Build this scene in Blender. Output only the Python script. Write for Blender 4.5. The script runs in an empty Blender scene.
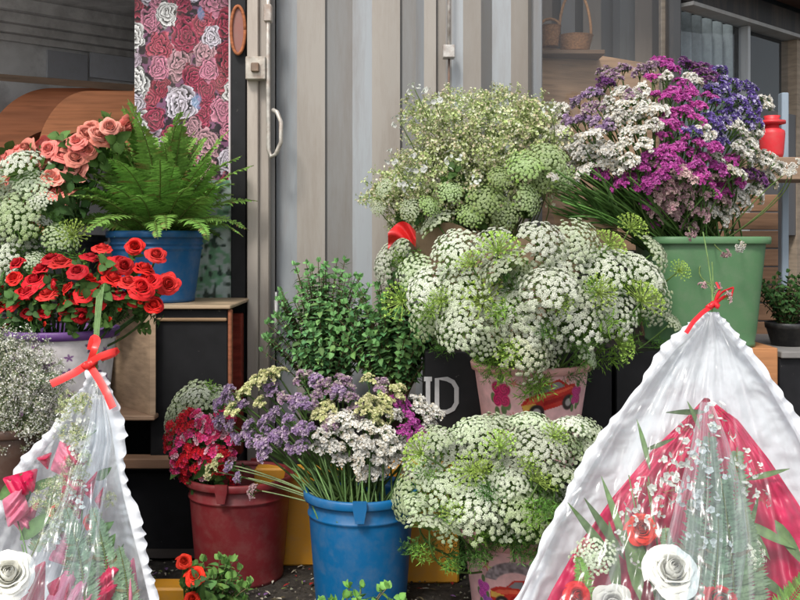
import bpy, bmesh, math
import numpy as np
from mathutils import Vector, Matrix
rng = np.random.default_rng(7)
sc = bpy.context.scene
col = sc.collection
F, CH, HOR = 966.0, 1.0, 240.0
def P(px, py, Y): return Vector(((px-400)/F*Y, Y, CH-(py-HOR)/F*Y))
def A(*a): return np.array(a, float)
def nrm(v):
    v = np.asarray(v, float); return v/(np.linalg.norm(v)+1e-12)

# ------------------------------------------------------------------ materials
MATS = {}
def newmat(name):
    m = bpy.data.materials.new(name); m.use_nodes = True
    nt = m.node_tree; nt.nodes.clear(); return m, nt
def N(nt, t, **k):
    n = nt.nodes.new(t)
    for a, b in k.items():
        if a.startswith('i_'): n.inputs[a[2:].replace('_', ' ')].default_value = b
        else: setattr(n, a, b)
    return n
def vmat(name, rough=.6, spec=.4, trans=0., nscale=40, namt=.25, bump=0., bscale=60, objvar=0., stretch=(1,1,1), metallic=0., coat=0., detail=4, dirt=None, dirtamt=.0, dirtscale=6, dmin=.45, dmax=.75):
    """material whose base colour is the mesh colour attribute broken up by noise"""
    m, nt = newmat(name); L = nt.links.new
    at = N(nt, 'ShaderNodeAttribute', attribute_name='Col')
    tc = N(nt, 'ShaderNodeTexCoord'); mp = N(nt, 'ShaderNodeMapping'); mp.inputs['Scale'].default_value = stretch
    L(tc.outputs['Object'], mp.inputs['Vector'])
    nz = N(nt, 'ShaderNodeTexNoise'); nz.inputs['Scale'].default_value = nscale; nz.inputs['Detail'].default_value = detail
    L(mp.outputs[0], nz.inputs['Vector'])
    mr = N(nt, 'ShaderNodeMapRange'); mr.inputs['From Min'].default_value = .25; mr.inputs['From Max'].default_value = .75
    mr.inputs['To Min'].default_value = 1-namt; mr.inputs['To Max'].default_value = 1+namt
    L(nz.outputs['Fac'], mr.inputs['Value'])
    hs = N(nt, 'ShaderNodeHueSaturation'); L(at.outputs['Color'], hs.inputs['Color']); L(mr.outputs[0], hs.inputs['Value'])
    out_c = hs.outputs[0]
    if objvar:
        oi = N(nt, 'ShaderNodeObjectInfo')
        m2 = N(nt, 'ShaderNodeMapRange'); m2.inputs['To Min'].default_value = 1-objvar; m2.inputs['To Max'].default_value = 1+objvar*.6
        L(oi.outputs['Random'], m2.inputs['Value'])
        h2 = N(nt, 'ShaderNodeHueSaturation'); L(out_c, h2.inputs['Color']); L(m2.outputs[0], h2.inputs['Value'])
        m3 = N(nt, 'ShaderNodeMapRange'); m3.inputs['To Min'].default_value = .5-(0 if name == 'rose' else objvar*.04); m3.inputs['To Max'].default_value = .5+(0 if name == 'rose' else objvar*.04)
        L(oi.outputs['Random'], m3.inputs['Value']); L(m3.outputs[0], h2.inputs['Hue'])
        out_c = h2.outputs[0]
    if dirt:
        n2 = N(nt, 'ShaderNodeTexNoise'); n2.inputs['Scale'].default_value = dirtscale; n2.inputs['Detail'].default_value = 8; n2.inputs['Roughness'].default_value = .7
        L(mp.outputs[0], n2.inputs['Vector'])
        r2 = N(nt, 'ShaderNodeMapRange'); r2.inputs['From Min'].default_value = dmin; r2.inputs['From Max'].default_value = dmax; r2.inputs['To Max'].default_value = dirtamt
        L(n2.outputs['Fac'], r2.inputs['Value'])
        mx = N(nt, 'ShaderNodeMix', data_type='RGBA'); L(r2.outputs[0], mx.inputs['Factor']); L(out_c, mx.inputs['A']); mx.inputs['B'].default_value = (*dirt, 1)
        out_c = mx.outputs['Result']
    b = N(nt, 'ShaderNodeBsdfPrincipled'); b.inputs['Roughness'].default_value = rough
    b.inputs['Specular IOR Level'].default_value = spec; b.inputs['Metallic'].default_value = metallic
    b.inputs['Coat Weight'].default_value = coat
    L(out_c, b.inputs['Base Color'])
    if bump:
        n3 = N(nt, 'ShaderNodeTexNoise'); n3.inputs['Scale'].default_value = bscale; n3.inputs['Detail'].default_value = 5
        L(mp.outputs[0], n3.inputs['Vector'])
        bp = N(nt, 'ShaderNodeBump'); bp.inputs['Strength'].default_value = bump; bp.inputs['Distance'].default_value = .004
        L(n3.outputs['Fac'], bp.inputs['Height']); L(bp.outputs[0], b.inputs['Normal'])
    o = N(nt, 'ShaderNodeOutputMaterial')
    if trans:
        t = N(nt, 'ShaderNodeBsdfTranslucent'); L(out_c, t.inputs['Color'])
        mx = N(nt, 'ShaderNodeMixShader'); mx.inputs[0].default_value = trans
        L(b.outputs[0], mx.inputs[1]); L(t.outputs[0], mx.inputs[2]); L(mx.outputs[0], o.inputs[0])
    else: L(b.outputs[0], o.inputs[0])
    MATS[name] = m; return m
vmat('leaf', rough=.65, spec=.28, trans=.25, nscale=60, namt=.3, objvar=.18)
vmat('petal', rough=.75, spec=.15, trans=.2, nscale=90, namt=.12, objvar=.22)
vmat('rose', rough=.6, spec=.25, trans=.18, nscale=50, namt=.22, objvar=.3)
vmat('papery', rough=.85, spec=.1, trans=.2, nscale=150, namt=.2, objvar=.15)
vmat('stem', rough=.6, spec=.3, nscale=80, namt=.25, objvar=.2)
vmat('plastic', rough=.46, spec=.45, nscale=9, namt=.05, bump=.06, bscale=20, dirt=(.26,.24,.20), dirtamt=.2, dirtscale=26)
vmat('print', rough=.5, spec=.35, nscale=40, namt=.15, dirt=(.2,.15,.12), dirtamt=.3, dirtscale=14)
vmat('steel', rough=.5, spec=.45, nscale=7, namt=.13, stretch=(1,1,.12), bump=.5, bscale=9, dirt=(.15,.11,.08), dirtamt=.55, dirtscale=14)
vmat('rod', rough=.45, spec=.5, metallic=.3, nscale=40, namt=.3, dirt=(.2,.09,.04), dirtamt=.7, dirtscale=30)
vmat('wood', rough=.7, spec=.25, nscale=10, namt=.38, stretch=(1,6,9), bump=.35, bscale=20, detail=8, dirt=(.08,.05,.03), dirtamt=.4, dirtscale=4)
vmat('woodh', rough=.6, spec=.25, nscale=6, namt=.35, stretch=(1,4,14), bump=.25, bscale=14, detail=8, dirt=(.07,.04,.03), dirtamt=.4, dirtscale=3)
vmat('black', rough=.55, spec=.25, nscale=20, namt=.3, bump=.1, bscale=20, dirt=(.30,.28,.25), dirtamt=.9, dirtscale=38, dmin=.66, dmax=.80)
vmat('cloth', rough=.9, spec=.1, nscale=70, namt=.12, bump=.25, bscale=90)
vmat('wall', rough=.85, spec=.15, nscale=8, namt=.18, bump=.1, dirt=(.05,.05,.05), dirtamt=.5)
vmat('paper', rough=.7, spec=.2, trans=.3, nscale=30, namt=.08, bump=.5, bscale=55)
vmat('satin', rough=.38, spec=.5, trans=.25, nscale=25, namt=.2, bump=.15, bscale=30)
vmat('ribbon', rough=.3, spec=.5, trans=.15, nscale=60, namt=.12)
vmat('wicker', rough=.7, spec=.3, nscale=120, namt=.4, bump=.8, bscale=150)
vmat('ground', rough=.9, spec=.15, nscale=35, namt=.55, bump=1., bscale=90, detail=8, dirt=(.10,.085,.065), dirtamt=.6, dirtscale=25)
def film(name, haze, tint, rough=.08, fres=1.35, hz2=.0, scale=9):
    m, nt = newmat(name); L = nt.links.new
    tr = N(nt, 'ShaderNodeBsdfTransparent'); tr.inputs[0].default_value = (*tint, 1)
    df = N(nt, 'ShaderNodeBsdfDiffuse'); df.inputs[0].default_value = (.85, .87, .9, 1)
    tl = N(nt, 'ShaderNodeBsdfTranslucent'); tl.inputs[0].default_value = (.85, .87, .9, 1)
    ad = N(nt, 'ShaderNodeMixShader'); ad.inputs[0].default_value = .4; L(df.outputs[0], ad.inputs[1]); L(tl.outputs[0], ad.inputs[2])
    at = N(nt, 'ShaderNodeAttribute', attribute_name='Col')
    sep = N(nt, 'ShaderNodeSeparateColor'); L(at.outputs['Color'], sep.inputs[0])
    mr = N(nt, 'ShaderNodeMath', operation='MULTIPLY'); mr.inputs[1].default_value = haze
    L(sep.outputs[0], mr.inputs[0])
    m1 = N(nt, 'ShaderNodeMixShader'); L(mr.outputs[0], m1.inputs[0]); L(tr.outputs[0], m1.inputs[1]); L(ad.outputs[0], m1.inputs[2])
    gl = N(nt, 'ShaderNodeBsdfGlossy'); gl.inputs['Roughness'].default_value = rough
    lw = N(nt, 'ShaderNodeLayerWeight'); pw = N(nt, 'ShaderNodeMath', operation='POWER'); pw.inputs[1].default_value = 3.5; L(lw.outputs['Facing'], pw.inputs[0]); fr = N(nt, 'ShaderNodeMath', operation='MULTIPLY_ADD'); fr.inputs[1].default_value = fres; fr.inputs[2].default_value = fres*.07; L(pw.outputs[0], fr.inputs[0])
    tc = N(nt, 'ShaderNodeTexCoord')
    nz = N(nt, 'ShaderNodeTexNoise'); nz.inputs['Scale'].default_value = scale; nz.inputs['Detail'].default_value = 4
    L(tc.outputs['Object'], nz.inputs['Vector'])
    bp = N(nt, 'ShaderNodeBump'); bp.inputs['Strength'].default_value = .2; bp.inputs['Distance'].default_value = .02
    L(nz.outputs['Fac'], bp.inputs['Height']); L(bp.outputs[0], gl.inputs['Normal']); L(bp.outputs[0], lw.inputs['Normal'])
    m2 = N(nt, 'ShaderNodeMixShader'); L(fr.outputs[0], m2.inputs[0]); L(m1.outputs[0], m2.inputs[1]); L(gl.outputs[0], m2.inputs[2])
    o = N(nt, 'ShaderNodeOutputMaterial'); L(m2.outputs[0], o.inputs[0])
    MATS[name] = m
film('cellophane', .24, (.97,.985,.99), rough=.2, fres=.55)
film('organza', .42, (.86,.92,.97), rough=.4, fres=.5)
film('window_glass', .04, (.82,.84,.86), rough=.02, fres=.45, scale=1.2)

# ------------------------------------------------------------------ mesh builder
class MB:
    def __init__(s): s.V = []; s.F = []; s.C = []; s.n = 0; s.M = []
    def add(s, V, Fc, c, mi=0):
        V = np.asarray(V, float).reshape(-1, 3); c = np.asarray(c, float)
        if c.ndim == 1: c = np.tile(c, (len(V), 1))
        o = s.n; s.V.append(V); s.C.append(c)
        s.F.extend([tuple(i+o for i in f) for f in Fc]); s.M.extend([mi]*len(Fc)); s.n += len(V)
        return s
    def mesh(s, name, mats, smooth=True):
        me = bpy.data.meshes.new(name)
        V = np.concatenate(s.V); C = np.clip(np.concatenate(s.C), 0, 1)
        me.from_pydata(V.tolist(), [], s.F); me.update()
        a = me.color_attributes.new('Col', 'FLOAT_COLOR', 'POINT')
        a.data.foreach_set('color', np.concatenate([C, np.ones((len(C), 1))], 1).astype(np.float32).ravel())
        for m in (mats if isinstance(mats, (list, tuple)) else [mats]): me.materials.append(MATS[m])
        me.polygons.foreach_set('material_index', s.M)
        me.polygons.foreach_set('use_smooth', [smooth]*len(s.F))
        return me
def link(name, me, parent=None, loc=None, mat=None):
    o = bpy.data.objects.new(name, me); col.objects.link(o)
    if parent is not None: o.parent = parent
    if loc is not None: o.location = loc
    if mat is not None: o.matrix_basis = mat
    return o
def tag(o, label, cat, group=None):
    o['label'] = label; o['category'] = cat
    if group: o['group'] = group
    return o
def thing(name, label, cat, loc=(0,0,0), group=None):
    return tag(link(name, None, None, loc), label, cat, group)
def struct(name, me, parent=None):
    o = link(name, me, parent); o['kind'] = 'structure'; return o
def basis(n, roll=0., hint=(0,0,1)):
    """3x3 with columns x,y,z where z = n"""
    n = nrm(n); h = A(*hint)
    if abs(np.dot(h, n)) > .95: h = A(0,1,.1)
    x = nrm(np.cross(h, n)); y = np.cross(n, x)
    c, s = math.cos(roll), math.sin(roll)
    return np.stack([c*x+s*y, -s*x+c*y, n], 1)
def mat4(B, loc, s=1.):
    M = Matrix.Identity(4)
    for i in range(3):
        for j in range(3): M[i][j] = float(B[i, j]*s)
        M[i][3] = float(loc[i])
    return M
# ------------------------------------------------------------------ shape helpers
def tube(mb, path, r, c, sides=6, mi=0, cap=True):
    path = np.asarray(path, float); n = len(path)
    r = np.broadcast_to(np.asarray(r, float), (n,))
    T = np.gradient(path, axis=0); T /= np.linalg.norm(T, axis=1)[:, None]+1e-9
    ref = A(0,0,1) if abs(T[0][2]) < .9 else A(1,0,0)
    V = []
    x = nrm(np.cross(ref, T[0]))
    for i in range(n):
        x = nrm(x-np.dot(x, T[i])*T[i]); y = np.cross(T[i], x)
        for k in range(sides):
            a = 2*math.pi*k/sides; V.append(path[i]+r[i]*(math.cos(a)*x+math.sin(a)*y))
    Fc = [(i*sides+k, i*sides+(k+1) % sides, (i+1)*sides+(k+1) % sides, (i+1)*sides+k) for i in range(n-1) for k in range(sides)]
    if cap: Fc += [tuple(range(sides))[::-1], tuple((n-1)*sides+k for k in range(sides))]
    c = np.asarray(c, float)
    if c.ndim == 2: c = np.repeat(c, sides, 0)
    mb.add(V, Fc, c, mi)
def bez(a, b, c, n=8):
    t = np.linspace(0, 1, n)[:, None]; a, b, c = map(np.asarray, (a, b, c))
    return (1-t)**2*a+2*t*(1-t)*b+t*t*c
def leaf(mb, base, d, n, L, W, c, fold=.25, curl=.3, segs=5, mi=0, tip=None):
    base = np.asarray(base, float); d = nrm(d); n = np.asarray(n, float); n = nrm(n-np.dot(n, d)*d); s = np.cross(d, n)
    t = np.linspace(0, 1, segs+1)
    w = W*np.sin(np.pi*t**.8)**.85; w[0] = W*.06; w[-1] = 0.0005
    ctr = base+np.outer(L*(t-curl*.15*t**2), d)-np.outer(curl*L*t**2*.6, n)
    l = ctr+np.outer(w, s)+np.outer(w*fold, n); r = ctr-np.outer(w, s)+np.outer(w*fold, n)
    V = np.stack([l, ctr, r], 1).reshape(-1, 3)
    Fc = []
    for i in range(segs):
        a = i*3; Fc += [(a, a+1, a+4, a+3), (a+1, a+2, a+5, a+4)]
    c = np.asarray(c, float); cc = np.tile(c, (len(V), 1)); cc[1::3] *= 1.25
    if tip is not None:
        tt = np.repeat(t, 3)[:, None]; cc = cc*(1-tt)+np.asarray(tip)*tt
    mb.add(V, Fc, cc, mi)
def boxm(mb, lo, hi, c, mi=0, rot=None, ctr=None, bev=.003):
    """box with chamfered edges"""
    bm = bmesh.new(); bmesh.ops.create_cube(bm, size=1)
    lo, hi = A(*lo), A(*hi)
    for v in bm.verts: v.co = Vector(lo+(np.array(v.co)+.5)*(hi-lo))
    if bev: bmesh.ops.bevel(bm, geom=bm.edges[:], offset=min(bev, min(hi-lo)*.3), segments=1, affect='EDGES')
    bm.verts.ensure_lookup_table(); bm.verts.index_update()
    V = np.array([v.co[:] for v in bm.verts]); Fc = [tuple(v.index for v in f.verts) for f in bm.faces]; bm.free()
    if rot is not None:
        q = (lo+hi)/2 if ctr is None else A(*ctr)
        R = np.array(Matrix.Rotation(rot, 3, 'Z')); V = (V-q)@R.T+q
    mb.add(V, Fc, c, mi)
def boxo(name, lo, hi, c, mat, parent=None, **k):
    mb = MB(); boxm(mb, lo, hi, c, **k); return link(name, mb.mesh(name, mat, False), parent)
def grid(mb, G, c, mi=0):
    nu, nv = G.shape[:2]
    Fc = [(i*nv+j, i*nv+j+1, (i+1)*nv+j+1, (i+1)*nv+j) for i in range(nu-1) for j in range(nv-1)]
    c = np.asarray(c, float); c = c.reshape(-1, 3) if c.ndim == 3 else c
    mb.add(G.reshape(-1, 3), Fc, c, mi)
def lathe(mb, prof, c, segs=48, sq=0., mi=0, rotz=0.):
    """closed lathe; sq>0 makes a rounded square section"""
    prof = np.asarray(prof, float); a = np.arange(segs)*2*math.pi/segs
    k = np.ones(segs)
    if sq: k = 1/((np.abs(np.cos(a))**(2+sq*6)+np.abs(np.sin(a))**(2+sq*6))**(1/(2+sq*6)))
    V = []
    for r, z in prof: V.append(np.stack([r*k*np.cos(a+rotz), r*k*np.sin(a+rotz), np.full(segs, z)], 1))
    V = np.concatenate(V); n = len(prof)
    Fc = [(i*segs+j, i*segs+(j+1) % segs, (i+1)*segs+(j+1) % segs, (i+1)*segs+j) for i in range(n-1) for j in range(segs)]
    c = np.asarray(c, float)
    if c.ndim == 2: c = np.repeat(c, segs, 0)
    mb.add(V, Fc, c, mi)

# ------------------------------------------------------------------ flower head meshes
def umbel(seed, tint, n=58, R=1., wither=0., dome=.60):
    """dome of umbellets, unit radius, opening along +z, attached at origin"""
    r_ = np.random.default_rng(seed); mb = MB()
    white = A(.93,.94,.84); green = A(.42,.58,.20); lime = A(.34,.50,.10); beige = A(.62,.57,.44)
    ur = R/math.sqrt(n)*1.03
    ell = 1+.12*r_.uniform(-1, 1); ph = r_.uniform(0, 6.28)
    for i in range(n):
        rho = R*math.sqrt((i+.5)/n); th = i*2.39996+r_.normal(0, .06); rho *= (1+r_.normal(0, .03))*(1+(rho/R)**2*(.09*math.sin(3*th+ph)+.07*math.sin(5*th+ph*2)))
        x, y = rho*math.cos(th)*ell, rho*math.sin(th)/ell
        z = dome*R*(1-(rho/R)**2.6)+.02*R-.10*R*max(0, math.sin(th+ph))*(rho/R)**3 + r_.normal(0, .02)*R + .05*R*math.sin(2*th+ph)*rho
        nn = nrm((x*(.45+dome), y*(.45+dome), .75*R)); nn = nrm(nn+r_.normal(0, .10, 3)); B = basis(nn, r_.uniform(0, 6))
        c0 = A(x, y, z)
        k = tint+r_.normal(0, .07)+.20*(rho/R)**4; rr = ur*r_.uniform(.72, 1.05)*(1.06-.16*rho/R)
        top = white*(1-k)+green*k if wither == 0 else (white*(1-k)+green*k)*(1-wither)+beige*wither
        # ray
        tube(mb, bez((0,0,-.25*R), (x*.5, y*.5, -.02*R), c0-nn*.04*R, 4), .012*R, A(.16,.27,.06), 3, 1, cap=False)
        # green underside cup
        V = [c0-nn*.05*R]+[c0-nn*.02*R+B@A(rr*.8*math.cos(a), rr*.8*math.sin(a), 0) for a in np.arange(6)*1.047]
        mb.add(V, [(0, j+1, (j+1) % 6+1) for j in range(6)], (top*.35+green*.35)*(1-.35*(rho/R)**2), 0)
        m = 19
        for q in range(m):
            pr = rr*.93*math.sqrt((q+.4)/m); pa = q*2.4+i
            off = B@A(pr*math.cos(pa), pr*math.sin(pa), .32*rr*(1-(pr/rr)**2)+r_.normal(0, .03)*rr)
            fn = nrm(nn+(B@A(math.cos(pa), math.sin(pa), 0))*.8*pr/rr+r_.normal(0, .12, 3)); FB = basis(fn, r_.uniform(0, 6))
            s = rr*r_.uniform(.19, .29); pos = c0+off
            V = [pos-fn*s*.15]+[pos+FB@A(s*math.cos(a), s*math.sin(a), s*.25) for a in np.arange(5)*1.2566]
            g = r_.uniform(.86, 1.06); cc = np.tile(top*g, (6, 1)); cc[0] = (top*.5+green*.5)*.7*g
            mb.add(V, [(0, j+1, (j+1) % 5+1) for j in range(5)], cc)
    return mb.mesh('umbel', ['petal', 'stem'], False)
def lacy(seed, c=(.42,.58,.13)):
    """young feathery green umbel"""
    r_ = np.random.default_rng(seed); mb = MB(); c = A(*c)
    for i in range(46):
        rho = math.sqrt((i+.5)/46); th = i*2.4; x, y = rho*math.cos(th), rho*math.sin(th); z = .5*(1-rho**2)
        p = A(x, y, z); tube(mb, bez((0,0,-.2), p*.5+A(0,0,-.1), p, 4), .016, c*.8, 3, cap=False)
        for q in range(9):
            d = nrm(nrm((x, y, .8))+r_.normal(0, .6, 3)); leaf(mb, p, d, r_.normal(0, 1, 3), .14, .028, c*r_.uniform(.7, 1.4), segs=2)
    return mb.mesh('lacy_umbel', 'leaf', False)
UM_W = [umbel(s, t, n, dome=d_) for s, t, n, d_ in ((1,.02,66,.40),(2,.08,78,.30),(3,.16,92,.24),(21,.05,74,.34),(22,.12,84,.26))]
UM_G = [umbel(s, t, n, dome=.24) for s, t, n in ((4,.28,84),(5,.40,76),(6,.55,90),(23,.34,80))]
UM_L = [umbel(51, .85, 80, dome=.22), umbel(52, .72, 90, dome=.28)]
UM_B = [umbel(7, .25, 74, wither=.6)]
LACY = [lacy(1), lacy(2)]
def feathery(seed, c=(.09,.19,.035)):
    """a spray of thread-like ammi foliage along +z, unit length"""
    r_ = np.random.default_rng(seed); mb = MB(); c = A(*c)
    tube(mb, bez((0,0,0), (.05,0,.5), (.15,.05,1), 6), np.linspace(.014, .005, 6), c, 3)
    for i in range(16):
        t = .2+.8*i/16; b = A(.15*t*t, .05*t*t, t); a = i*2.4
        d = nrm((math.cos(a), math.sin(a), .7)); L = .42*(1-t*.5)
        tube(mb, [b, b+d*L], [.008, .004], c, 3, cap=False)
        for q in range(9):
            p = b+d*L*(q+1)/9; dd = nrm(d+r_.normal(0, .8, 3)); leaf(mb, p, dd, r_.normal(0, 1, 3), .17, .013, c*r_.uniform(.7, 1.9), segs=2)
    return mb.mesh('feathery_leaf', 'leaf', False)
FEATH = [feathery(1), feathery(2, (.15,.27,.04)), feathery(3, (.06,.14,.03))]

def petalgrid(mb, ang, w, r1, zb, z1, close, curl, c_in, c_out, tw, nu=9, nv=8, r_=None, mi=0):
    """one cupped petal: rises from the centre, swells to r1, then closes (close>0) or rolls outward (curl>0)"""
    u = np.linspace(-1, 1, nu)[:, None]; v = np.linspace(0, 1, nv)[None, :]
    ph = r_.uniform(0, 6); notch = 1-.30*np.abs(u)**2.6+.025*np.sin(u*5+ph)
    th = ang+tw*v+u*w*np.sin(np.clip(v*1.15+.12, 0, 1)*math.pi/2)**.8
    prof = np.sin(np.clip(v*1.25, 0, 1)*math.pi/2)**.8
    top = np.clip(v-.70, 0, 1)/.30
    rad = r1*prof*(1+.05*u)-close*r1*top**1.6+curl*top**1.8*(1+.25*np.sin(u*3+ph))+r1*.07*np.sin(u*4+ph*2)*v
    z = zb+(z1-zb)*v**.85*notch-curl*1.0*top**2.2+.012*np.sin(u*7+ph)*top
    G = np.stack([rad*np.cos(th), rad*np.sin(th), z+0*th], -1)
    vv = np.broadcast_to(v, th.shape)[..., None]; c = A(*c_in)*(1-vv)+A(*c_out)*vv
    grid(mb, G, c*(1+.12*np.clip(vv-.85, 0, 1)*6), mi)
def rose(seed, c, dark=.35, openness=1., layers=8):
    """unit radius bloom opening along +z"""
    r_ = np.random.default_rng(seed); mb = MB(); c = A(*c)
    for L in range(layers):
        f = L/(layers-1); n = (2, 3, 3, 3, 4, 4, 5, 5, 5)[L]
        for i in range(n):
            ang = L*1.9+i*2*math.pi/n+r_.normal(0, .22); r1 = .07+(.70*openness)*f**1.05*r_.uniform(.94, 1.06)
            z1 = .82-.36*f**2.2+r_.normal(0, .02); close = max(0, .55*(1-f*1.5)); curl = max(0, f-.35)*.42*openness
            cc = c*(1+r_.normal(0, .05))*(.80+.25*f)
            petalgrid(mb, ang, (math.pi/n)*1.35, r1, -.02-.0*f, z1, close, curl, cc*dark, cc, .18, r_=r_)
    for i in range(5):
        a = i*1.2566; leaf(mb, (0,0,0), (math.cos(a), math.sin(a), .1), (0,0,1), .55, .12, A(.06,.13,.03), segs=3, mi=1)
    return mb.mesh('rose_bloom', ['rose', 'leaf'])
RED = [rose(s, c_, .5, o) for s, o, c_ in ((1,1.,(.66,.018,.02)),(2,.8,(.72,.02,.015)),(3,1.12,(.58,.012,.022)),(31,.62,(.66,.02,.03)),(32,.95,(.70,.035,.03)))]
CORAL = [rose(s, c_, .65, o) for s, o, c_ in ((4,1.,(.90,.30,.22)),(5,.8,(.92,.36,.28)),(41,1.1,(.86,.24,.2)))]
WHITE = [rose(6, (.76,.75,.68), .93, 1.0, 9), rose(61, (.76,.75,.68), .93, .9, 9)]
ORNG = [rose(8, (.85,.04,.015), .6, .9)]
def statice(seed, c, c2=None, mix=.0):
    """branched head of small papery florets, about unit size, growing along +z"""
    r_ = np.random.default_rng(seed); mb = MB(); c = A(*c); c2 = c if c2 is None else A(*c2)
    g = A(.10,.19,.05)
    for b in range(6):
        a = b*1.05+r_.uniform(-.3, .3); tilt = r_.uniform(.15, .75) if b else .05
        d = nrm((math.cos(a)*tilt, math.sin(a)*tilt, 1)); e = d*r_.uniform(.6, .95)
        path = bez((0,0,0), (0,0,.35), e, 5); tube(mb, path, .022, g, 3, cap=False)
        # one-sided comb at the branch end
        side = nrm(np.cross(d, r_.normal(0, 1, 3))); sp = nrm(np.cross(side, d))
        for q in range(16):
            t = q/15-.5; base = e+side*t*.46+d*(.10-.55*t*t)+sp*r_.normal(0, .07)
            tube(mb, [base-d*.1, base], .02, g*1.3, 3, cap=False)
            for z in range(2):
                fn = nrm(d+r_.normal(0, .55, 3)); FB = basis(fn, r_.uniform(0, 6)); s = r_.uniform(.07, .115)
                p0 = base+fn*.03+r_.normal(0, .03, 3)
                V = [p0]+[p0+FB@A(s*math.cos(k*1.2566/2)*(1 if k % 2 == 0 else .6), s*math.sin(k*1.2566/2)*(1 if k % 2 == 0 else .6), s*.55) for k in range(10)]
                cc = (c2 if r_.random() < mix else c)*r_.uniform(.75, 1.12); C = np.tile(cc, (11, 1)); C[0] = cc*.7
                mb.add(V, [(0, k+1, (k+1) % 10+1) for k in range(10)], C)
    return mb.mesh('statice_head', 'papery', False)
SC = dict(white=((.93,.91,.85),(.74,.66,.52),.22), magenta=((.62,.11,.45),(.70,.20,.55),.3), violet=((.20,.13,.42),(.6,.55,.75),.2),
          lavender=((.42,.29,.48),(.62,.50,.60),.4), mauve=((.46,.30,.44),(.58,.50,.45),.4), yellow=((.84,.81,.48),(.62,.66,.30),.3), purple=((.23,.08,.26),(.35,.2,.3),.3),
          pinkish=((.70,.52,.50),(.6,.35,.42),.35))
STAT = {k: [statice(i*10+j, *v) for j in range(2)] for i, (k, v) in enumerate(SC.items())}
def spray(seed, n, dot, cols, stemc, spread=1., petals=5, mat='petal', inner=.55):
    r_ = np.random.default_rng(seed); mb = MB(); cols = [A(*c) for c in cols]
    hubs = []
    for i in range(max(8, n//12)):
        d = nrm(r_.normal(0, 1, 3)*A(spread, spread, .5)+A(0,0,.75)); h = d*r_.uniform(.45, .85); hubs.append((h, d))
        tube(mb, bez((0,0,-.35), (0,0,.15), h, 5), .009, stemc, 3, 1, cap=False)
    for i in range(n):
        h, d = hubs[i % len(hubs)]; p = h+nrm(r_.normal(0, 1, 3)+d*.8)*r_.uniform(.06, .26)
        tube(mb, [h, p], .005, stemc, 3, 1, cap=False)
        fn = nrm(p-h*.3+r_.normal(0, .4, 3)); FB = basis(fn, r_.uniform(0, 6)); s = dot*r_.uniform(.6, 1.25); m = petals*2
        V = [p]+[p+FB@A(s*math.cos(k*math.pi/petals)*(1 if k % 2 == 0 else inner), s*math.sin(k*math.pi/petals)*(1 if k % 2 == 0 else inner), s*.3) for k in range(m)]
        c = cols[r_.integers(len(cols))]*r_.uniform(.8, 1.1); C = np.tile(c, (m+1, 1)); C[0] = c*.75
        mb.add(V, [(0, k+1, (k+1) % m+1) for k in range(m)], C)
    return mb.mesh('flower_spray', [mat, 'stem'], False)
GYP = [spray(s, 340, .038, [(.93,.92,.86),(.86,.84,.74),(.62,.58,.44),(.9,.9,.84)], A(.15,.20,.08)) for s in (1, 2, 3)]
CREAM = [spray(s, 300, .062, [(.70,.75,.40),(.86,.87,.66),(.52,.62,.24),(.76,.66,.46),(.62,.70,.34)], A(.24,.33,.10)) for s in (4, 5, 6)]
LILY = [spray(9, 10, .24, [(.78,.80,.74),(.70,.74,.66)], A(.15,.25,.08), inner=.8)]
def dianthus(seed, cols):
    r_ = np.random.default_rng(seed); mb = MB()
    for i in range(9):
        rho = math.sqrt((i+.3)/9)*.75; th = i*2.4; c0 = A(rho*math.cos(th), rho*math.sin(th), .3*(1-rho*rho))
        tube(mb, [(0,0,-.5), c0], .03, A(.08,.15,.03), 3, 1, cap=False)
        fn = nrm(c0+A(0,0,.6)+r_.normal(0, .2, 3)); FB = basis(fn, r_.uniform(0, 6)); c = A(*cols[r_.integers(len(cols))])
        for k in range(5):
            a = k*1.2566; V = [c0]
            for t in (-.5, -.25, 0, .25, .5): V.append(c0+FB@A(.36*math.cos(a+t)*(1+r_.normal(0, .05)), .36*math.sin(a+t), .08+r_.normal(0, .02)))
            C = np.tile(c*r_.uniform(.8, 1.15), (6, 1)); C[0] *= .5
            mb.add(V, [(0, j, j+1) for j in range(1, 5)], C)
    return mb.mesh('dianthus_cluster', ['rose', 'stem'], False)
DI = [dianthus(1, [(.72,.015,.03),(.78,.03,.10)]), dianthus(2, [(.85,.08,.32),(.78,.04,.16),(.9,.5,.6)])]
def leafspray(seed, n=9, c=(.05,.11,.025), W=.16, L=.55, segs=5):
    r_ = np.random.default_rng(seed); mb = MB(); c = A(*c)
    tube(mb, bez((0,0,0), (0,0,.5), (.12,0,1), 6), .015, c, 4)
    for i in range(n):
        t = .15+.8*i/n; b = A(.12*t*t, 0, t); a = i*2.2
        d = nrm((math.cos(a), math.sin(a), .5)); leaf(mb, b, d, (0,0,1), L*r_.uniform(.6, 1.1), W*r_.uniform(.8, 1.2), c*r_.uniform(.7, 1.6), curl=r_.uniform(.1, .6), segs=segs)
    return mb.mesh('leaf_spray', 'leaf')
LFS = [leafspray(1), leafspray(2, 8, (.07,.14,.03)), leafspray(3, 12, (.04,.09,.025), .12)]
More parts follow.
